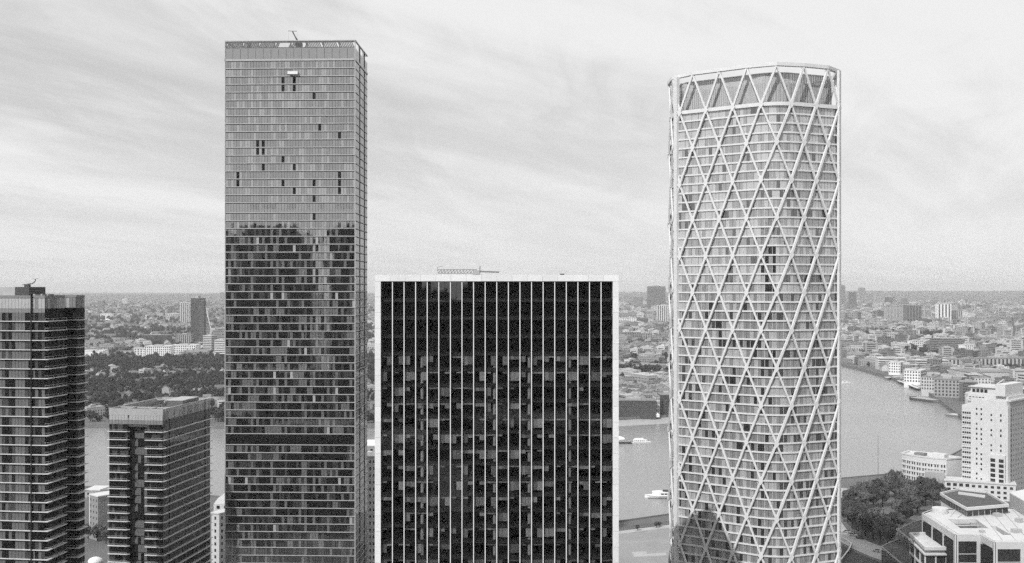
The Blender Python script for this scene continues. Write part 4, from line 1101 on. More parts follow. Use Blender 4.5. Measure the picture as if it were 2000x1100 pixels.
hull(26, 12, 2.6, 'greywall', 'hull', bg2, .2); MB().box(-8, 6, -3, 3, 2.61, 3.3).build('deck_hatch', 'roofpale', bg2)
for nm, b_, L_, w_ in (('launch', b3, 60, 7), ('ferry', bt, 46, 9)):
    mb = MB(); R_ = random.Random(5)
    for i in range(14):
        for sgn_ in (-1, 1):
            x0, x1 = -7 - L_*i/14, -7 - L_*(i+.7)/14; y0, y1 = sgn_*(1.2+w_*i/20), sgn_*(1.2+w_*(i+.7)/20); t_ = .9*(1-i/15)*R_.uniform(.4, 1)
            q = [(x0, y0-t_, .05), (x1, y1-t_, .05), (x1, y1+t_, .05), (x0, y0+t_, .05)]; mb.face(q)
    o = mb.build('wake', mat('wake_foam', .6, .7, noise=.2, nscale=.5), None, tuple(b_.location), b_.rotation_euler.z)
    tag(o, 'faint white wake trailing the %s on the river' % nm, 'wake', kind='stuff')
for (xa, ya), (xb, yb), lab in (((1735, 741), (1768, 740), 'jetty on dark piles at the bend below the long white flats'), ((1752, 747), (1790, 762), 'pale curved jetty deck on piles in front of the gridded flats')):
    a, b = P(xa, ya, 1), P(xb, yb, 1)
    jt = thing('jetty', lab, 'jetty', (a.x, a.y, 0), math.atan2(b.y-a.y, b.x-a.x)); L = (b-a).length
    MB().box(0, L, 0, 10, 3.2, 4.1).build('deck', 'stone2', jt)
    for q in range(int(L/6)+1):
        for y in (1, 9): MB().bar((min(L-.5, q*6+.5), y, -2), (min(L-.5, q*6+.5), y, 3.2), .4, sides=6).build('pile', 'boatd', jt)

# ------------------------------------------------------------------ far buildings the photograph lets one pick out
EXCL = []
def far_block(name, label, px0, px1, yt, yb, v, dep=None, rz=0.0, style='rows', fl=3.4, cols=None, roofm=None, cat='building', zb=ZL, gap=.45):
    Y = (H - zb) * F / (yb - YH); w_ = (px1 - px0) / F * Y; z = PZ(yt, Y); dep = dep or max(14, w_ * .5)
    th = thing(name, label, cat, (PX((px0 + px1) / 2, Y), Y, 0), rz)
    m = mat('far_wall_%02d' % round(v * 100), v, .85, noise=.10, nscale=.08)
    MB().box(-w_/2, w_/2, 0, dep, 0, z).build('wall', m, th)
    rm = M[roofm] if roofm else (M['roofpale'] if v > .5 else M['roofgrey'])
    ro = MB().box(-w_/2-.4, w_/2+.4, -.4, dep+.4, z, z+max(.6, Y/2500)).build('roof', rm, th)
    if w_ > 16: MB().box(-w_*.2, w_*.15, dep*.3, dep*.7, z+max(.6, Y/2500), z + 1 + max(2, .05*z)).build('plant_room', 'greywall', ro)
    n = max(1, int((z - ZL - 1) / fl))
    if style == 'rows':
        me = MB().box(-w_/2+.6, w_/2-.6, -.12, .05, 0, fl*gap).mesh('window_row', M['winfar'])
        me2 = MB().box(-.05, .12, .8, dep-.8, 0, fl*gap).mesh('window_row', M['winfar'])
        for k in range(n):
            inst(me, 'window_row', th, (0, 0, z - 1.2 - fl*gap - k*fl))
            if abs(rz) > .2: inst(me2, 'window_row', th, (w_/2 if rz < 0 else -w_/2-.07, 0, z - 1.2 - fl*gap - k*fl))
    elif style == 'grid':
        c_ = cols or max(3, int(w_ / 4.5)); ww = w_ / c_ * .5
        me = boxmesh('window', ww, .3, fl*.55, 'winfar')
        for k in range(n):
            for i in range(c_): inst(me, 'window', th, (-w_/2 + w_*(i+.5)/c_, -.02, z - 1.0 - fl*.55 - k*fl))
        sm = boxmesh('window_row', .3, dep-2, fl*.5, 'winfar')
        if abs(rz) > .2:
            for k in range(n): inst(sm, 'window_row', th, ((w_/2 if rz < 0 else -w_/2), dep/2, z - 1.0 - fl*.55 - k*fl))
    elif style == 'ribs':
        c_ = cols or max(4, int(w_ / 5))
        for i in range(c_): MB().box(-w_/2 + w_*(i+.2)/c_, -w_/2 + w_*(i+.65)/c_, -.2, .05, ZL+1, z-1).build('window_strip', 'winfar', th)
    EXCL.append((PX((px0+px1)/2, Y), Y + dep/2, w_/2 + 8, dep/2 + 10))
    return th
FB = [
 # left gap
 ('dark_tower', 'dark high-rise standing alone on the left skyline', 371, 391, 583, 672, .05, 26, -.3, 'grid', 6, 6),
 ('dark_tower_wing', 'lower dark wing attached right of the dark high-rise', 389, 398, 588, 674, .09, 20, 0, 'rows', 6, None),
 ('pale_tower', 'pale concrete tower left of the dark high-rise', 353, 371, 592, 634, .62, 40, .35, 'ribs', 8, 5),
 ('dark_slab_block', 'long dark slab block among trees in the left distance', 277, 333, 655, 673, .06, 30, .25, 'rows', 4.5, None),
 ('ribbed_block', 'grey ribbed block right of the long dark slab', 344, 373, 654, 675, .34, 30, 0, 'ribs', 4, 7),
 ('white_school_block', 'long white stepped block with window grid in the left distance', 283, 332, 677, 700, .80, 34, .1, 'grid', 4.2, 13),
 ('white_school_wing', 'taller white wing right of the long stepped block', 331, 382, 675, 696, .76, 34, 0, 'grid', 4.2, 12),
 ('white_stair_block', 'stepped white end block left of the long white block', 262, 284, 681, 699, .74, 20, .2, 'grid', 4.2, 4),
 ('mid_tower', 'mid-rise block with dark window face right of the dark high-rise', 391, 408, 636, 672, .30, 22, 0, 'rows', 4, None),
 ('pale_mid_tower', 'pale banded mid-rise in front of the dark-faced block', 395, 414, 656, 692, .52, 22, -.35, 'rows', 3.6, None),
 ('banded_block', 'banded block at the slab tower left edge in the distance', 415, 440, 643, 676, .30, 24, 0, 'rows', 3.6, None),
 ('white_stepped_block', 'white stepped block low beside the slab tower left edge', 419, 442, 665, 702, .72, 24, 0, 'rows', 3.6, None),
 ('white_far_block', 'white far block above the tree belt near the left tower', 196, 218, 613, 625, .85, 30, 0, 'grid', 6, 6),
 ('grey_far_tower', 'faint grey tower near the left horizon', 190, 201, 588, 612, .22, 30, 0, 'rows', 6, None),
 ('bright_far_block', 'small bright block near the left horizon', 239, 247, 584, 596, .8, 30, 0, 'rows', 6, None),
 ('pale_far_estate', 'pale far estate block left of the pale concrete tower', 323, 350, 613, 623, .62, 30, 0, 'ribs', 5, 8),
 ('white_shed', 'long white shed beside the left tower above the trees', 158, 200, 686, 700, .80, 40, .1, 'none', 4, None),
 ('horizon_tower', 'slim tower on the horizon touching the slab tower left edge', 429, 437, 572, 600, .3, 30, 0, 'rows', 7, None),
 # middle gap
 ('dark_hotel_slab', 'broad dark high-rise on the skyline between framed block and lattice tower', 1266, 1300, 560, 606, .12, 60, 0, 'rows', 8, None),
 ('grey_far_block', 'grey far block left of the broad dark high-rise', 1237, 1256, 581, 606, .25, 40, 0, 'rows', 7, None),
 ('pale_striped_block', 'pale vertically striped block beside the lattice tower left edge', 1284, 1309, 597, 634, .6, 30, 0, 'ribs', 6, 6),
 ('white_long_block', 'long white low block in the middle gap distance', 1209, 1244, 622, 637, .8, 30, 0, 'grid', 5, 10),
 ('dark_long_block', 'dark low block right of the long white low block', 1245, 1266, 622, 637, .12, 30, 0, 'rows', 5, None),
 ('bright_small_block', 'small bright block right of the dark low block', 1262, 1273, 624, 636, .82, 20, 0, 'rows', 4, None),
 ('brick_flats', 'grey brick flats in a row below the skyline in the middle gap', 1211, 1253, 650, 668, .24, 20, .2, 'grid', 4, 9),
 ('brick_flats', 'grey brick flats with gables right of the longer brick row', 1256, 1274, 652, 669, .3, 20, 0, 'grid', 4, 4),
 ('brick_waterfront', 'long dark brick waterfront warehouse on the far bank in the middle gap', 1200, 1281, 783, 815, .07, 22, -.03, 'grid', 4.4, 16),
 ('gabled_waterfront', 'pale gabled end next to the dark brick waterfront warehouse', 1281, 1289, 775, 813, .5, 24, 0, 'grid', 4.2, 2),
 ('dark_gabled_hall', 'dark arched hall on the far bank against the lattice tower', 1290, 1320, 772, 811, .06, 24, 0, 'ribs', 4, 7),
 # right gap
 ('skyline_tower', 'hazy tower at the lattice tower right edge on the skyline', 1640, 1651, 558, 600, .2, 40, 0, 'rows', 8, None),
 ('skyline_tower', 'dark slim tower second from the lattice tower on the skyline', 1661, 1673, 571, 606, .08, 40, 0, 'rows', 7, None),
 ('skyline_tower', 'hazy tallest slim tower with thin top on the right skyline', 1679, 1690, 563, 598, .28, 40, 0, 'rows', 8, None),
 ('skyline_tower', 'hazy low tower right of the tallest slim skyline tower', 1692, 1706, 575, 599, .3, 40, 0, 'rows', 8, None),
 ('skyline_tower', 'faint broad tower on the right skyline left of the dark stub', 1711, 1723, 570, 598, .36, 40, 0, 'rows', 8, None),
 ('dark_stub_tower', 'short dark block poking above the right skyline haze', 1732, 1745, 581, 604, .08, 40, 0, 'rows', 7, None),
 ('grey_stub_tower', 'small grey block right of the short dark block', 1765, 1773, 583, 604, .16, 40, 0, 'rows', 7, None),
 ('broad_slab', 'broad pale slab block in the right distance', 1731, 1771, 598, 636, .40, 26, 0, 'grid', 4.6, 14),
 ('broad_slab_end', 'darker ribbed end of the broad slab block', 1771, 1800, 597, 640, .16, 34, 0, 'ribs', 4.6, 5),
 ('white_high_rise', 'white high-rise with ribbed face in the right distance', 1832, 1858, 594, 634, .80, 26, 0, 'ribs', 5, 4),
 ('dark_slim_block', 'dark slim block right of the white high-rise', 1859, 1868, 607, 632, .16, 26, 0, 'ribs', 5, 2),
 ('grey_slim_block', 'grey striped block right of the dark slim block', 1868, 1880, 607, 631, .42, 26, 0, 'ribs', 5, 3),
 ('white_low_hall', 'white low hall before the white high-rise', 1814, 1834, 632, 644, .72, 26, 0, 'rows', 5, None),
 ('white_low_hall', 'white low hall below the broad pale slab', 1742, 1768, 638, 650, .76, 26, 0, 'rows', 5, None),
 ('balcony_brick_block', 'large brick apartment block with balcony bands in the right distance', 1820, 1882, 662, 693, .20, 24, -.3, 'rows', 3.6, None),
 ('white_cube_block', 'white cube block right of the banded brick apartments', 1884, 1906, 674, 696, .80, 22, .2, 'grid', 4, 5),
 ('white_tall_flats', 'white flats left of the banded brick apartments', 1780, 1804, 666, 684, .78, 18, .2, 'grid', 4, 6),
 ('pale_flats', 'pale flats near the river bend right of the lattice tower', 1696, 1718, 682, 696, .62, 18, 0, 'rows', 4, None),
 ('riverside_terrace', 'long pale curved terrace above the river bend', 1716, 1770, 700, 722, .60, 22, -.12, 'rows', 3.6, None),
 ('riverside_terrace', 'pale banded terrace right of the long curved terrace', 1786, 1852, 704, 726, .55, 22, -.1, 'rows', 3.6, None),
 ('gridded_flats', 'white river flats with a bold window grid, furthest up the bend', 1736, 1758, 708, 733, .78, 34, -.6, 'grid', 4.2, 5),
 ('gridded_flats', 'white river flats with a bold window grid, middle of the bend', 1766, 1797, 724, 752, .72, 36, -.6, 'grid', 4.2, 6),
 ('gridded_flats', 'pale river flats nearest the moored barge', 1800, 1824, 737, 768, .50, 50, -.55, 'grid', 4.2, 5),
 ('river_warehouse', 'grey warehouse behind the pale river flats near the barge', 1826, 1872, 742, 776, .32, 40, -.5, 'grid', 4.2, 7),
 ('plain_office', 'pale office with dark end bay behind the river flats', 1852, 1884, 702, 722, .5, 24, .1, 'ribs', 4, 4),
 ('long_white_sheds', 'long white sheds by the viaduct at the right edge', 1912, 2010, 694, 703, .7, 14, 0, 'none', 4, None),
 ('wide_pale_block', 'wide pale block above the viaduct at the right edge', 1905, 2010, 672, 686, .62, 20, 0, 'rows', 3.6, None),
 ('flat_white_depot', 'flat white roofed depot behind the riverside tower top', 1893, 2010, 728, 752, .5, 70, 0, 'none', 4, None),
 ('viaduct_flats', 'grey flats with dark recesses at the right edge beyond the trees', 1902, 2010, 700, 724, .42, 20, 0, 'ribs', 4, 14),
]
for f in FB:
    nm, lab, x0, x1, yt, yb, v, dp, rz, st, fh, cols = f
    far_block(nm, lab, x0, x1, yt, yb, v, dp, rz, st, fh, cols)
# white tents in front of the waterfront warehouse
for i, px in enumerate((1225, 1235, 1246, 1262, 1271, 1281)):
    p = P(px, 812.5)
    te = thing('white_tent', 'small white peaked tent on the far quay before the dark brick warehouse', 'tent', (p.x, p.y - 8, ZL), 0, 'tents on the far quay')
    MB().box(-2.5, 2.5, -2.5, 2.5, 0, 2.3).build('tent_wall', 'white', te)
    mb = MB()
    for a in range(4):
        c = [(-2.8, -2.8), (2.8, -2.8), (2.8, 2.8), (-2.8, 2.8)]; mb.face([(*c[a], 2.3), (*c[(a+1) % 4], 2.3), (0, 0, 5.0)])
    mb.build('tent_roof', 'white', te)
# construction crane
p = P(412, 690)
kc = thing('tower_crane', 'pale luffing tower crane among the left distance blocks', 'crane', (p.x, p.y, ZL))
zm = PZ(648, p.y); mb = MB()
for dx in (-1.3, 1.3):
    for dy in (-1.3, 1.3): mb.bar((dx, dy, 0), (dx, dy, zm), .3)
for i in range(12): mb.bar((-1.3, -1.3, zm*i/12), (1.3, -1.3, zm*(i+1)/12), .2)
mb.build('mast', 'white', kc)
MB().bar((0, 0, zm), (-11, 0, zm+52), .9, r2=.45).build('jib', 'white', kc); MB().box(-1, 9, -2, 2, zm, zm+3).build('counter_deck', 'steelp', kc)

# ------------------------------------------------------------------ trees
def crown(R_, Hc, base_z, nleaf, leaf, seed, nclump=16):
    r = random.Random(seed); mb = MB(); cl = []
    for i in range(nclump):
        while True:
            x, y, z = r.uniform(-1, 1), r.uniform(-1, 1), r.uniform(-1, 1)
            d = math.sqrt(x*x+y*y+z*z)
            if .42 < d < .64: break
        cl.append((x, y, z, r.uniform(.30, .42)))
    cl.append((0, 0, -.05, .6))
    for i in range(nleaf):
        cx_, cy_, cz_, cr_ = cl[r.randrange(len(cl))]
        v = (Vector((r.gauss(0, 1), r.gauss(0, 1), r.gauss(.25, 1))).normalized() + Vector((cx_, cy_, cz_ + .1)) * .8).normalized()
        rad = cr_ * r.uniform(.72, 1.06)
        p = Vector((cx_ + v.x*rad, cy_ + v.y*rad, cz_ + v.z*rad))
        n = (v + Vector((r.gauss(0, .3), r.gauss(0, .3), r.gauss(0, .3)))).normalized()
        u = n.orthogonal().normalized(); w2 = n.cross(u); a = r.uniform(0, 6.28); u, w2 = u*math.cos(a)+w2*math.sin(a), w2*math.cos(a)-u*math.sin(a)
        s = leaf * r.uniform(.6, 1.25)
        c = Vector((p.x*R_, p.y*R_, base_z + (p.z + 1) * Hc / 2))
        mb.face([tuple(c - u*s), tuple(c + w2*s*.6), tuple(c + u*s), tuple(c - w2*s*.6)])
    return mb
def trunk(h, r0, seed):
    r = random.Random(seed); mb = MB(); mb.bar((0, 0, 0), (0, 0, h*.5), r0, sides=7, r2=r0*.7)
    for i in range(5):
        a = i * 1.26 + r.uniform(-.3, .3); mb.bar((0, 0, h*.45), (math.cos(a)*h*.22, math.sin(a)*h*.22, h*.8), r0*.55, sides=5, r2=r0*.15)
    mb.bar((0, 0, h*.45), (0, 0, h*.9), r0*.65, sides=5, r2=r0*.1)
    return mb.mesh('trunk', M['bark'])
NEAR = [(crown(5.2, 10.2, 2.6, 2600, .40, 100+i, 20).mesh('crown', M['leaf' if i % 3 else 'leaf2']), trunk(16, .38, i)) for i in range(5)]
FAR = [crown(5.5, 11, 1.0, 330, 1.05, 300+i, 9).mesh('crown', M['leaff']) for i in range(5)]
FTR = trunk(12, .4, 9)
for i, (px, py, s) in enumerate([
    (1648, 1012, 1.0), (1655, 1022, 1.0), (1664, 1031, 1.05), (1676, 1038, 1.1), (1690, 1047, 1.1), (1705, 1054, 1.1), (1720, 1061, 1.05), (1734, 1066, .9), (1668, 1012, 1.0), (1682, 1022, 1.05), (1696, 1030, 1.05), (1710, 1040, 1.1), (1725, 1046, 1.0), (1741, 1053, .85),
    (1655, 986, .85), (1668, 983, .95), (1682, 980, 1.05), (1697, 977, 1.1), (1713, 975, 1.1), (1730, 973, 1.1), (1747, 972, 1.1), (1764, 971, 1.05), (1782, 970, 1.0), (1800, 970, 1.05), (1818, 972, 1.05), (1833, 976, 1.0), (1846, 980, .8),
    (1690, 993, 1.0), (1706, 992, 1.05), (1724, 990, 1.1), (1760, 988, 1.15), (1775, 992, 1.2), (1792, 990, 1.15), (1808, 988, 1.1), (1824, 990, 1.0), (1766, 1006, 1.2), (1780, 1008, 1.15), (1756, 1020, 1.1), (1770, 1024, 1.0), (1792, 1003, 1.0), (1748, 1034, .9), (1760, 1036, .75),
    (1737, 951, .8), (1746, 949, .85), (1758, 950, .75), (1645, 1003, .8)]):
    p = P(px, py); cm, tm = NEAR[i % 5]; s *= .98
    ordn = ['first', 'second', 'third', 'fourth', 'fifth', 'sixth', 'seventh', 'eighth', 'ninth', 'tenth', 'eleventh', 'twelfth', 'thirteenth']
    lab = ('kerbside tree of the grove, %s from the lattice tower along the curved road' % ordn[i] if i < 8 else
           'grove tree just behind the kerbside row, %s from the lattice tower' % ordn[i-8] if i < 14 else
           'tree in the river-side row of the grove, %s from the lattice tower' % ordn[i-14] if i < 27 else
           'tree in the middle of the grove, %s from the left' % ordn[i-27] if i < 35 else
           'grove tree near the stone office terraces, %s from the back' % ordn[i-35] if i < 42 else
           'small tree on the river edge before the curved white block, %s from the left' % ordn[i-42] if i < 45 else
           'small tree tucked against the lattice tower beside the quay path')
    th = thing('broadleaf_tree', lab, 'tree', tuple(p), random.uniform(0, 6.28), 'trees in the riverside grove')
    sv = (s*random.uniform(.92, 1.08), s*random.uniform(.92, 1.08), s*random.uniform(.95, 1.1))
    inst(tm, 'trunk', th, scl=sv); inst(cm, 'crown', th, scl=sv)
for i, (px, py, s) in enumerate(((1245, 1036.5, .28), (1282, 1031, .3), (1288, 1030, .26))):
    p = P(px, py); th = thing('young_tree', 'young street tree on the near promenade beside the railing', 'tree', tuple(p), i, 'young trees on the promenade')
    inst(NEAR[i][1], 'trunk', th, scl=(s, s, s)); inst(NEAR[i][0], 'crown', th, scl=(s, s, s))
for i, (px, py, s, wd_) in enumerate(((172, 1052, .7, 'first'), (180, 1040, .6, 'second'), (190, 1058, .75, 'third'), (200, 1044, .65, 'fourth'), (207, 1062, .8, 'fifth'))):
    p = P(px, py); th = thing('broadleaf_tree', 'street tree in the gap between the balcony towers, %s from the left' % wd_, 'tree', tuple(p), i, 'trees between the balcony towers')
    inst(NEAR[i][1], 'trunk', th, scl=(s, s, s)); inst(NEAR[i][0], 'crown', th, scl=(s, s, s))
# parked cars and vans
bodym = MB().prism([(-2.15, -.85), (1.9, -.85), (2.15, -.6), (2.15, .6), (1.9, .85), (-2.15, .85)], .35, .92).mesh('body', M['carp'])
mb = MB(); q0 = [(-1.7, -.78), (1.0, -.78), (1.0, .78), (-1.7, .78)]; q1 = [(-1.3, -.62), (.35, -.62), (.35, .62), (-1.3, .62)]
for a in range(4): mb.face([(*q0[a], .92), (*q0[(a+1) % 4], .92), (*q1[(a+1) % 4], 1.45), (*q1[a], 1.45)], 0)
mb.face([(*p_, 1.45) for p_ in q1], 1); cabm = mb.mesh('cabin', ['win', 'carp'])
whm = MB().bar((0, -.1, 0), (0, .1, 0), .33, sides=10).mesh('wheel', M['tyre'])
for px, py, rz, lab in ((1655, 1041, -.9, 'parked car under the grove nearest the lattice tower'), (1667, 1047, -.8, 'parked car second along the grove kerb from the lattice tower'), (1680, 1053, -.6, 'parked car third along the grove kerb from the lattice tower'),
                        (1712, 1078, 2.4, 'car on the pale curved road near the dark glass terrace'), (1720, 996, .4, 'car glimpsed in the gap inside the grove')):
    p = P(px, py); th = thing('parked_car', lab, 'car', (p.x, p.y, ZL + .1), rz)
    inst(bodym, 'body', th); inst(cabm, 'cabin', th)
    for dx in (-1.35, 1.35):
        for dy in (-.8, .8): inst(whm, 'wheel', th, (dx, dy, .33))

# ------------------------------------------------------------------ houses and trees of the far city
def house_meshes(L, D, h, rh, nwin=0):
    wl = MB().box(-L/2, L/2, -D/2, D/2, 0, h)
    wl.face([(-L/2, -D/2, h), (-L/2, 0, h+rh), (-L/2, D/2, h)][::-1]); wl.face([(L/2, -D/2, h), (L/2, D/2, h), (L/2, 0, h+rh)])
    for lev in range(max(1, int(h/2.9))):
        for i in range(nwin):
            x = -L/2 + L*(i+.5)/nwin; z0 = 1 + lev*2.9
            for y in (-D/2-.05, D/2-.02): wl.box(x-.55, x+.55, y, y+.07, z0, z0+1.3, 1)
    rf = MB(); o_ = .35; e = .25
    for s in (-1, 1):
        rf.face([(-L/2-o_, s*(D/2+o_), h-e), (L/2+o_, s*(D/2+o_), h-e), (L/2+o_, 0, h+rh+.1), (-L/2-o_, 0, h+rh+.1)][::s])
    for i in range(max(1, int(L/9))):
        x = -L/2 + L*(i+.5)/max(1, int(L/9)); rf.box(x-.4, x+.4, -.6, .6, h+rh-.6, h+rh+1.2)
    return wl, rf
def flat_meshes(L, D, h, fh=3.1):
    wl = MB().box(-L/2, L/2, -D/2, D/2, 0, h)
    for lev in range(int(h/fh)):
        z0 = .9 + lev*fh; n = int(L/3.2)
        for i in range(n):
            x = -L/2 + L*(i+.5)/n
            for y in (-D/2-.06, D/2-.02): wl.box(x-.8, x+.8, y, y+.08, z0, z0+1.5, 1)
        for x in (-L/2-.06, L/2-.02): wl.box(x, x+.08, -D*.35, D*.35, z0, z0+1.4, 1)
    rf = MB().box(-L/2-.3, L/2+.3, -D/2-.3, D/2+.3, h, h+.5).box(-L*.2, L*.1, -D*.2, D*.2, h+.5, h+2.6)
    return wl, rf
HV = []
for L, D, h, rh, n in ((9, 9, 6, 3.2, 2), (16, 9, 6.2, 3.4, 4), (30, 9.5, 6.5, 3.6, 7), (13, 11, 8.5, 3.5, 3)): HV.append((*house_meshes(L, D, h, rh, n), 'hwall', 'hroof'))
for L, D, h in ((24, 13, 12), (40, 14, 15), (18, 18, 22), (34, 22, 7)): HV.append((*flat_meshes(L, D, h), 'fwall', 'froof'))
HVM = [(w_.mesh('wall', [wm2, 'winfar']), r_.mesh('roof', rm2)) for w_, r_, wm2, rm2 in HV]
HVC = []
for w_, r_, wm2, rm2 in HV:
    c = MB(); c.v = w_.v + r_.v; k0 = len(w_.v); c.f = w_.f + [tuple(k0+q for q in f_) for f_ in r_.f]; c.m = w_.m + [2]*len(r_.f)
    HVC.append(c.mesh('house', [wm2, 'winfar', rm2]))
VIS = [(165, 212), (210, 440), (716, 734), (1207, 1314), (1638, 2000)]
houses, trees = [], []
def treeprob(px, py, x, y):
    n = vnoise(x, y, 150, 11)*.55 + vnoise(x, y, 48, 12)*.45
    if px < 760:
        b = .68
        if 697 < py < 724: b = .97
        elif 735 < py < 800: b = .88
        elif 800 <= py: b = .76
        elif 672 < py < 697: b = .40
        elif 640 < py <= 672: b = .80
        elif py < 640: b = .62
    elif px < 1480:
        b = .18
        if 697 < py < 742: b = .93
        elif 640 < py < 650 or 672 < py < 678: b = .6
        elif py < 615: b = .3
    else:
        b = .36
        if 650 < py < 668 and 1690 < px < 1755: b = .95
        if 683 < py < 701 and 1722 < px < 1860: b = .96
        if 712 < py < 730 and 1925 < px: b = .9
        if 653 < py < 662 and 1795 < px < 1840: b = .85
        if 640 < py < 655 and 1875 < px < 1915: b = .85
        if py < 625: b = .42
    return b + (n - .5) * 1.25
def shown(px): return any(a <= px <= b for a, b in VIS)
for (ya, yb, cell, sb) in ((1040, 2000, 15.0, 1.0), (2000, 4000, 27.0, 1.25), (4000, 9600, 55.0, 1.9), (9600, 15800, 85.0, 1.5)):
    for gy in np.arange(ya, yb, cell):
        xm = gy * .56
        gxs = np.arange(-xm, xm, cell)
        jx = RNG.uniform(-.4, .4, len(gxs))*cell; jy = RNG.uniform(-.4, .4, len(gxs))*cell; rr = RNG.random((len(gxs), 5))
        for i, gx_ in enumerate(gxs):
            x, y = gx_ + jx[i], gy + jy[i]; px = 1000 + F*x/y; py = YH + 272000/y
            sd_ = side_of(x, y)
            if sd_ == 'w': continue
            if sd_ == 'n' and y < 1100 and x < 470: continue
            tp = treeprob(px, py, x, y)
            ex = any(abs(x-e[0]) < e[2] and abs(y-e[1]) < e[3] for e in EXCL)
            if ex: continue
            if sd_ == 'n' and px > 1480 and 700 < py and x < interp(NORTH[11:], 1, min(max(y, 990), 5900), 1) + 26: continue
            if rr[i, 0] < tp:
                s = sb * (.55 + .65*rr[i, 1]) * (1.1 if tp > .85 else .85)
                trees.append((y, x, px, s, rr[i, 2]*6.28, int(rr[i, 3]*5)))
                if tp > .8 and cell < 20 and rr[i, 4] < .6:
                    trees.append((y+5, x+6, px, s*.8, rr[i, 4]*6.28, int(rr[i, 4]*5)))
            elif y < 9600 and rr[i, 1] < (.5 if px < 760 else .8):
                ang0 = (vnoise(x, y, 260, 21)) * 3.0 + (1.57 if rr[i, 4] < .18 else 0)
                if px < 760: k = [0, 1, 1, 2, 2, 3, 1, 4][int(rr[i, 3]*8)]
                elif px < 1480: k = [1, 2, 2, 3, 3, 4, 7, 5][int(rr[i, 3]*8)]
                else: k = [2, 3, 4, 4, 5, 7, 6, 4][int(rr[i, 3]*8)]
                if cell < 20 and k == 5 and rr[i, 2] < .5: k = 4
                houses.append((y, x, px, sb*(.9+.25*rr[i, 2])*(.78 if px < 760 and cell < 20 else 1), ang0, k))
def pick(lst):
    v = [q for q in sorted(lst) if shown(q[2])]
    ch = set(id(q) for q in v[:300]); return v[:300], [q for q in lst if id(q) not in ch]
hn, hrest = pick(houses); tn, trest = pick(trees)
def zone(px): return 'left of the slab tower' if px < 700 else ('between slab tower and framed block' if px < 1000 else ('between framed block and lattice tower' if px < 1400 else 'right of the lattice tower'))
def place(px, y):
    h_ = ('beside the left balcony tower' if px < 213 else 'above the shorter balcony tower' if px < 330 else 'close left of the slab tower' if px < 700 else 'in the gap right of the slab tower' if px < 1000 else
          'just right of the framed block' if px < 1262 else 'just left of the lattice tower' if px < 1400 else 'just right of the lattice tower' if px < 1705 else 'above the river bend' if px < 1800 else 'behind the moored barge' if px < 1880 else 'near the right edge')
    d_ = 'at the far waterfront' if y < 1130 else 'second row from the far water' if y < 1260 else 'third row from the far water' if y < 1420 else 'well inland across the river'
    return d_, h_
ROOFS = ['detached house', 'semi-detached house', 'terrace row', 'taller gabled house', 'four-storey flat-roofed block', 'long flat-roofed block', 'square seven-storey block', 'broad low flat-roofed shed']
for y, x, px, s, a, k in hn:
    d_, h_ = place(px, y)
    th = thing('house' if k < 4 else 'low_block', '%s %s, %s' % (ROOFS[k], d_, h_), 'house' if k < 4 else 'building', (x, y, ZL), a, 'far-bank buildings ' + zone(px))
    inst(HVM[k][0], 'wall', th, scl=(s, s, s)); inst(HVM[k][1], 'roof', th, scl=(s, s, s))
for y, x, px, s, a, k in tn:
    d_, h_ = place(px, y)
    th = thing('far_tree', '%s tree %s, %s' % ('small' if s < .75 else 'medium' if s < .95 else 'large', d_, h_), 'tree', (x, y, ZL), a, 'far-bank trees ' + zone(px))
    inst(FAR[k], 'crown', th, scl=(s, s, s*.95)); inst(FTR, 'trunk', th, scl=(s, s, s*.95))
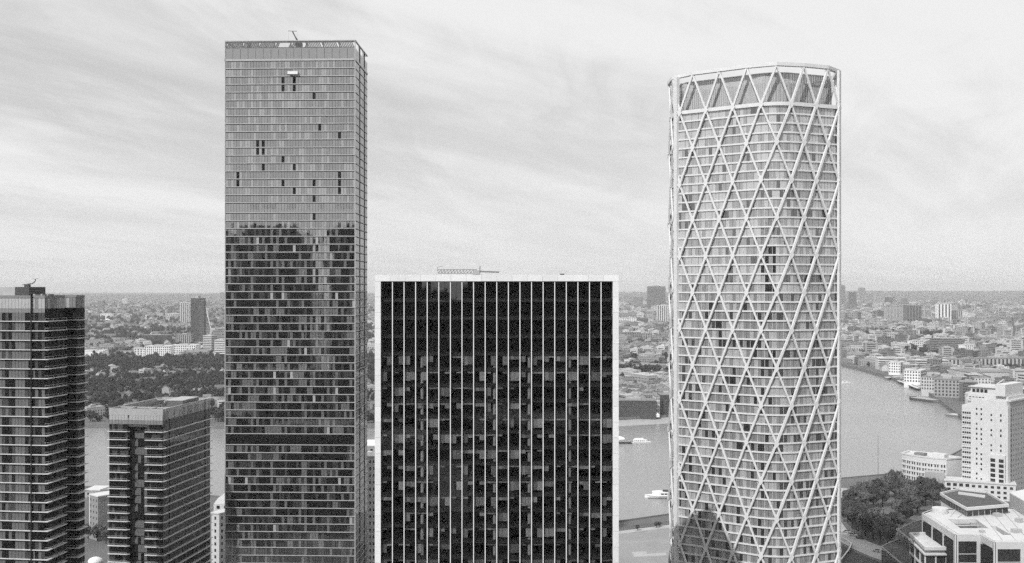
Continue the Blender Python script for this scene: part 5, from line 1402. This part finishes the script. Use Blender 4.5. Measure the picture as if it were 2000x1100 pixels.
def scatter(name, items, meshes, label, cat, z=ZL):
    src = bpy.data.collections.new('source_' + name)
    for i, me in enumerate(meshes): src.objects.link(bpy.data.objects.new('%s_%02d' % (name, i), me))
    n = len(items); me = bpy.data.meshes.new(name); me.from_pydata([(q[1], q[0], z + hill(q[1], q[0])) for q in items], [], [])
    at = me.attributes.new('rot', 'FLOAT_VECTOR', 'POINT'); at.data.foreach_set('vector', np.array([(0, 0, q[4]) for q in items], dtype=np.float32).ravel())
    at = me.attributes.new('scl', 'FLOAT_VECTOR', 'POINT'); at.data.foreach_set('vector', np.array([(q[3],)*3 for q in items], dtype=np.float32).ravel())
    at = me.attributes.new('idx', 'INT', 'POINT'); at.data.foreach_set('value', np.array([q[5] for q in items], dtype=np.int32))
    ng = bpy.data.node_groups.new(name, 'GeometryNodeTree')
    ng.interface.new_socket('Geometry', in_out='INPUT', socket_type='NodeSocketGeometry'); ng.interface.new_socket('Geometry', in_out='OUTPUT', socket_type='NodeSocketGeometry')
    gi, go = ng.nodes.new('NodeGroupInput'), ng.nodes.new('NodeGroupOutput'); ip = ng.nodes.new('GeometryNodeInstanceOnPoints')
    ci = ng.nodes.new('GeometryNodeCollectionInfo'); ci.inputs['Collection'].default_value = src; ci.inputs['Separate Children'].default_value = True; ci.inputs['Reset Children'].default_value = True
    def na(nm, ty):
        a = ng.nodes.new('GeometryNodeInputNamedAttribute'); a.data_type = ty; a.inputs[0].default_value = nm; return a.outputs[0]
    ip.inputs['Pick Instance'].default_value = True
    Lg = ng.links.new
    Lg(gi.outputs[0], ip.inputs['Points']); Lg(ci.outputs[0], ip.inputs['Instance']); Lg(na('idx', 'INT'), ip.inputs['Instance Index'])
    Lg(na('rot', 'FLOAT_VECTOR'), ip.inputs['Rotation']); Lg(na('scl', 'FLOAT_VECTOR'), ip.inputs['Scale']); Lg(ip.outputs[0], go.inputs[0])
    o = inst(me, name); o.modifiers.new('scatter', 'NODES').node_group = ng
    return tag(o, label, cat, kind='stuff')
scatter('distant_houses', hrest, HVC, 'mass of distant roofs and low blocks reaching to the horizon', 'houses')
scatter('distant_trees', trest, FAR, 'mass of distant dark treetops reaching to the horizon', 'trees')
print('COUNT houses', len(houses), 'trees', len(trees), 'objects', len(bpy.data.objects))

# ------------------------------------------------------------------ air
hm = bpy.data.materials.new('haze_air'); hm.use_nodes = True; t = hm.node_tree; t.nodes.clear()
ou = t.nodes.new('ShaderNodeOutputMaterial'); pv = t.nodes.new('ShaderNodeVolumePrincipled')
pv.inputs['Color'].default_value = (.95, .95, .95, 1); pv.inputs['Density'].default_value = 0.000062; pv.inputs['Anisotropy'].default_value = 0.0
t.links.new(pv.outputs[0], ou.inputs['Volume'])
hb = MB().box(-24000, 24000, -3000, 23500, -3, 262).build('haze', hm); hb['kind'] = 'stuff'
hb['label'] = 'pale summer haze softening the far city'; hb['category'] = 'haze'
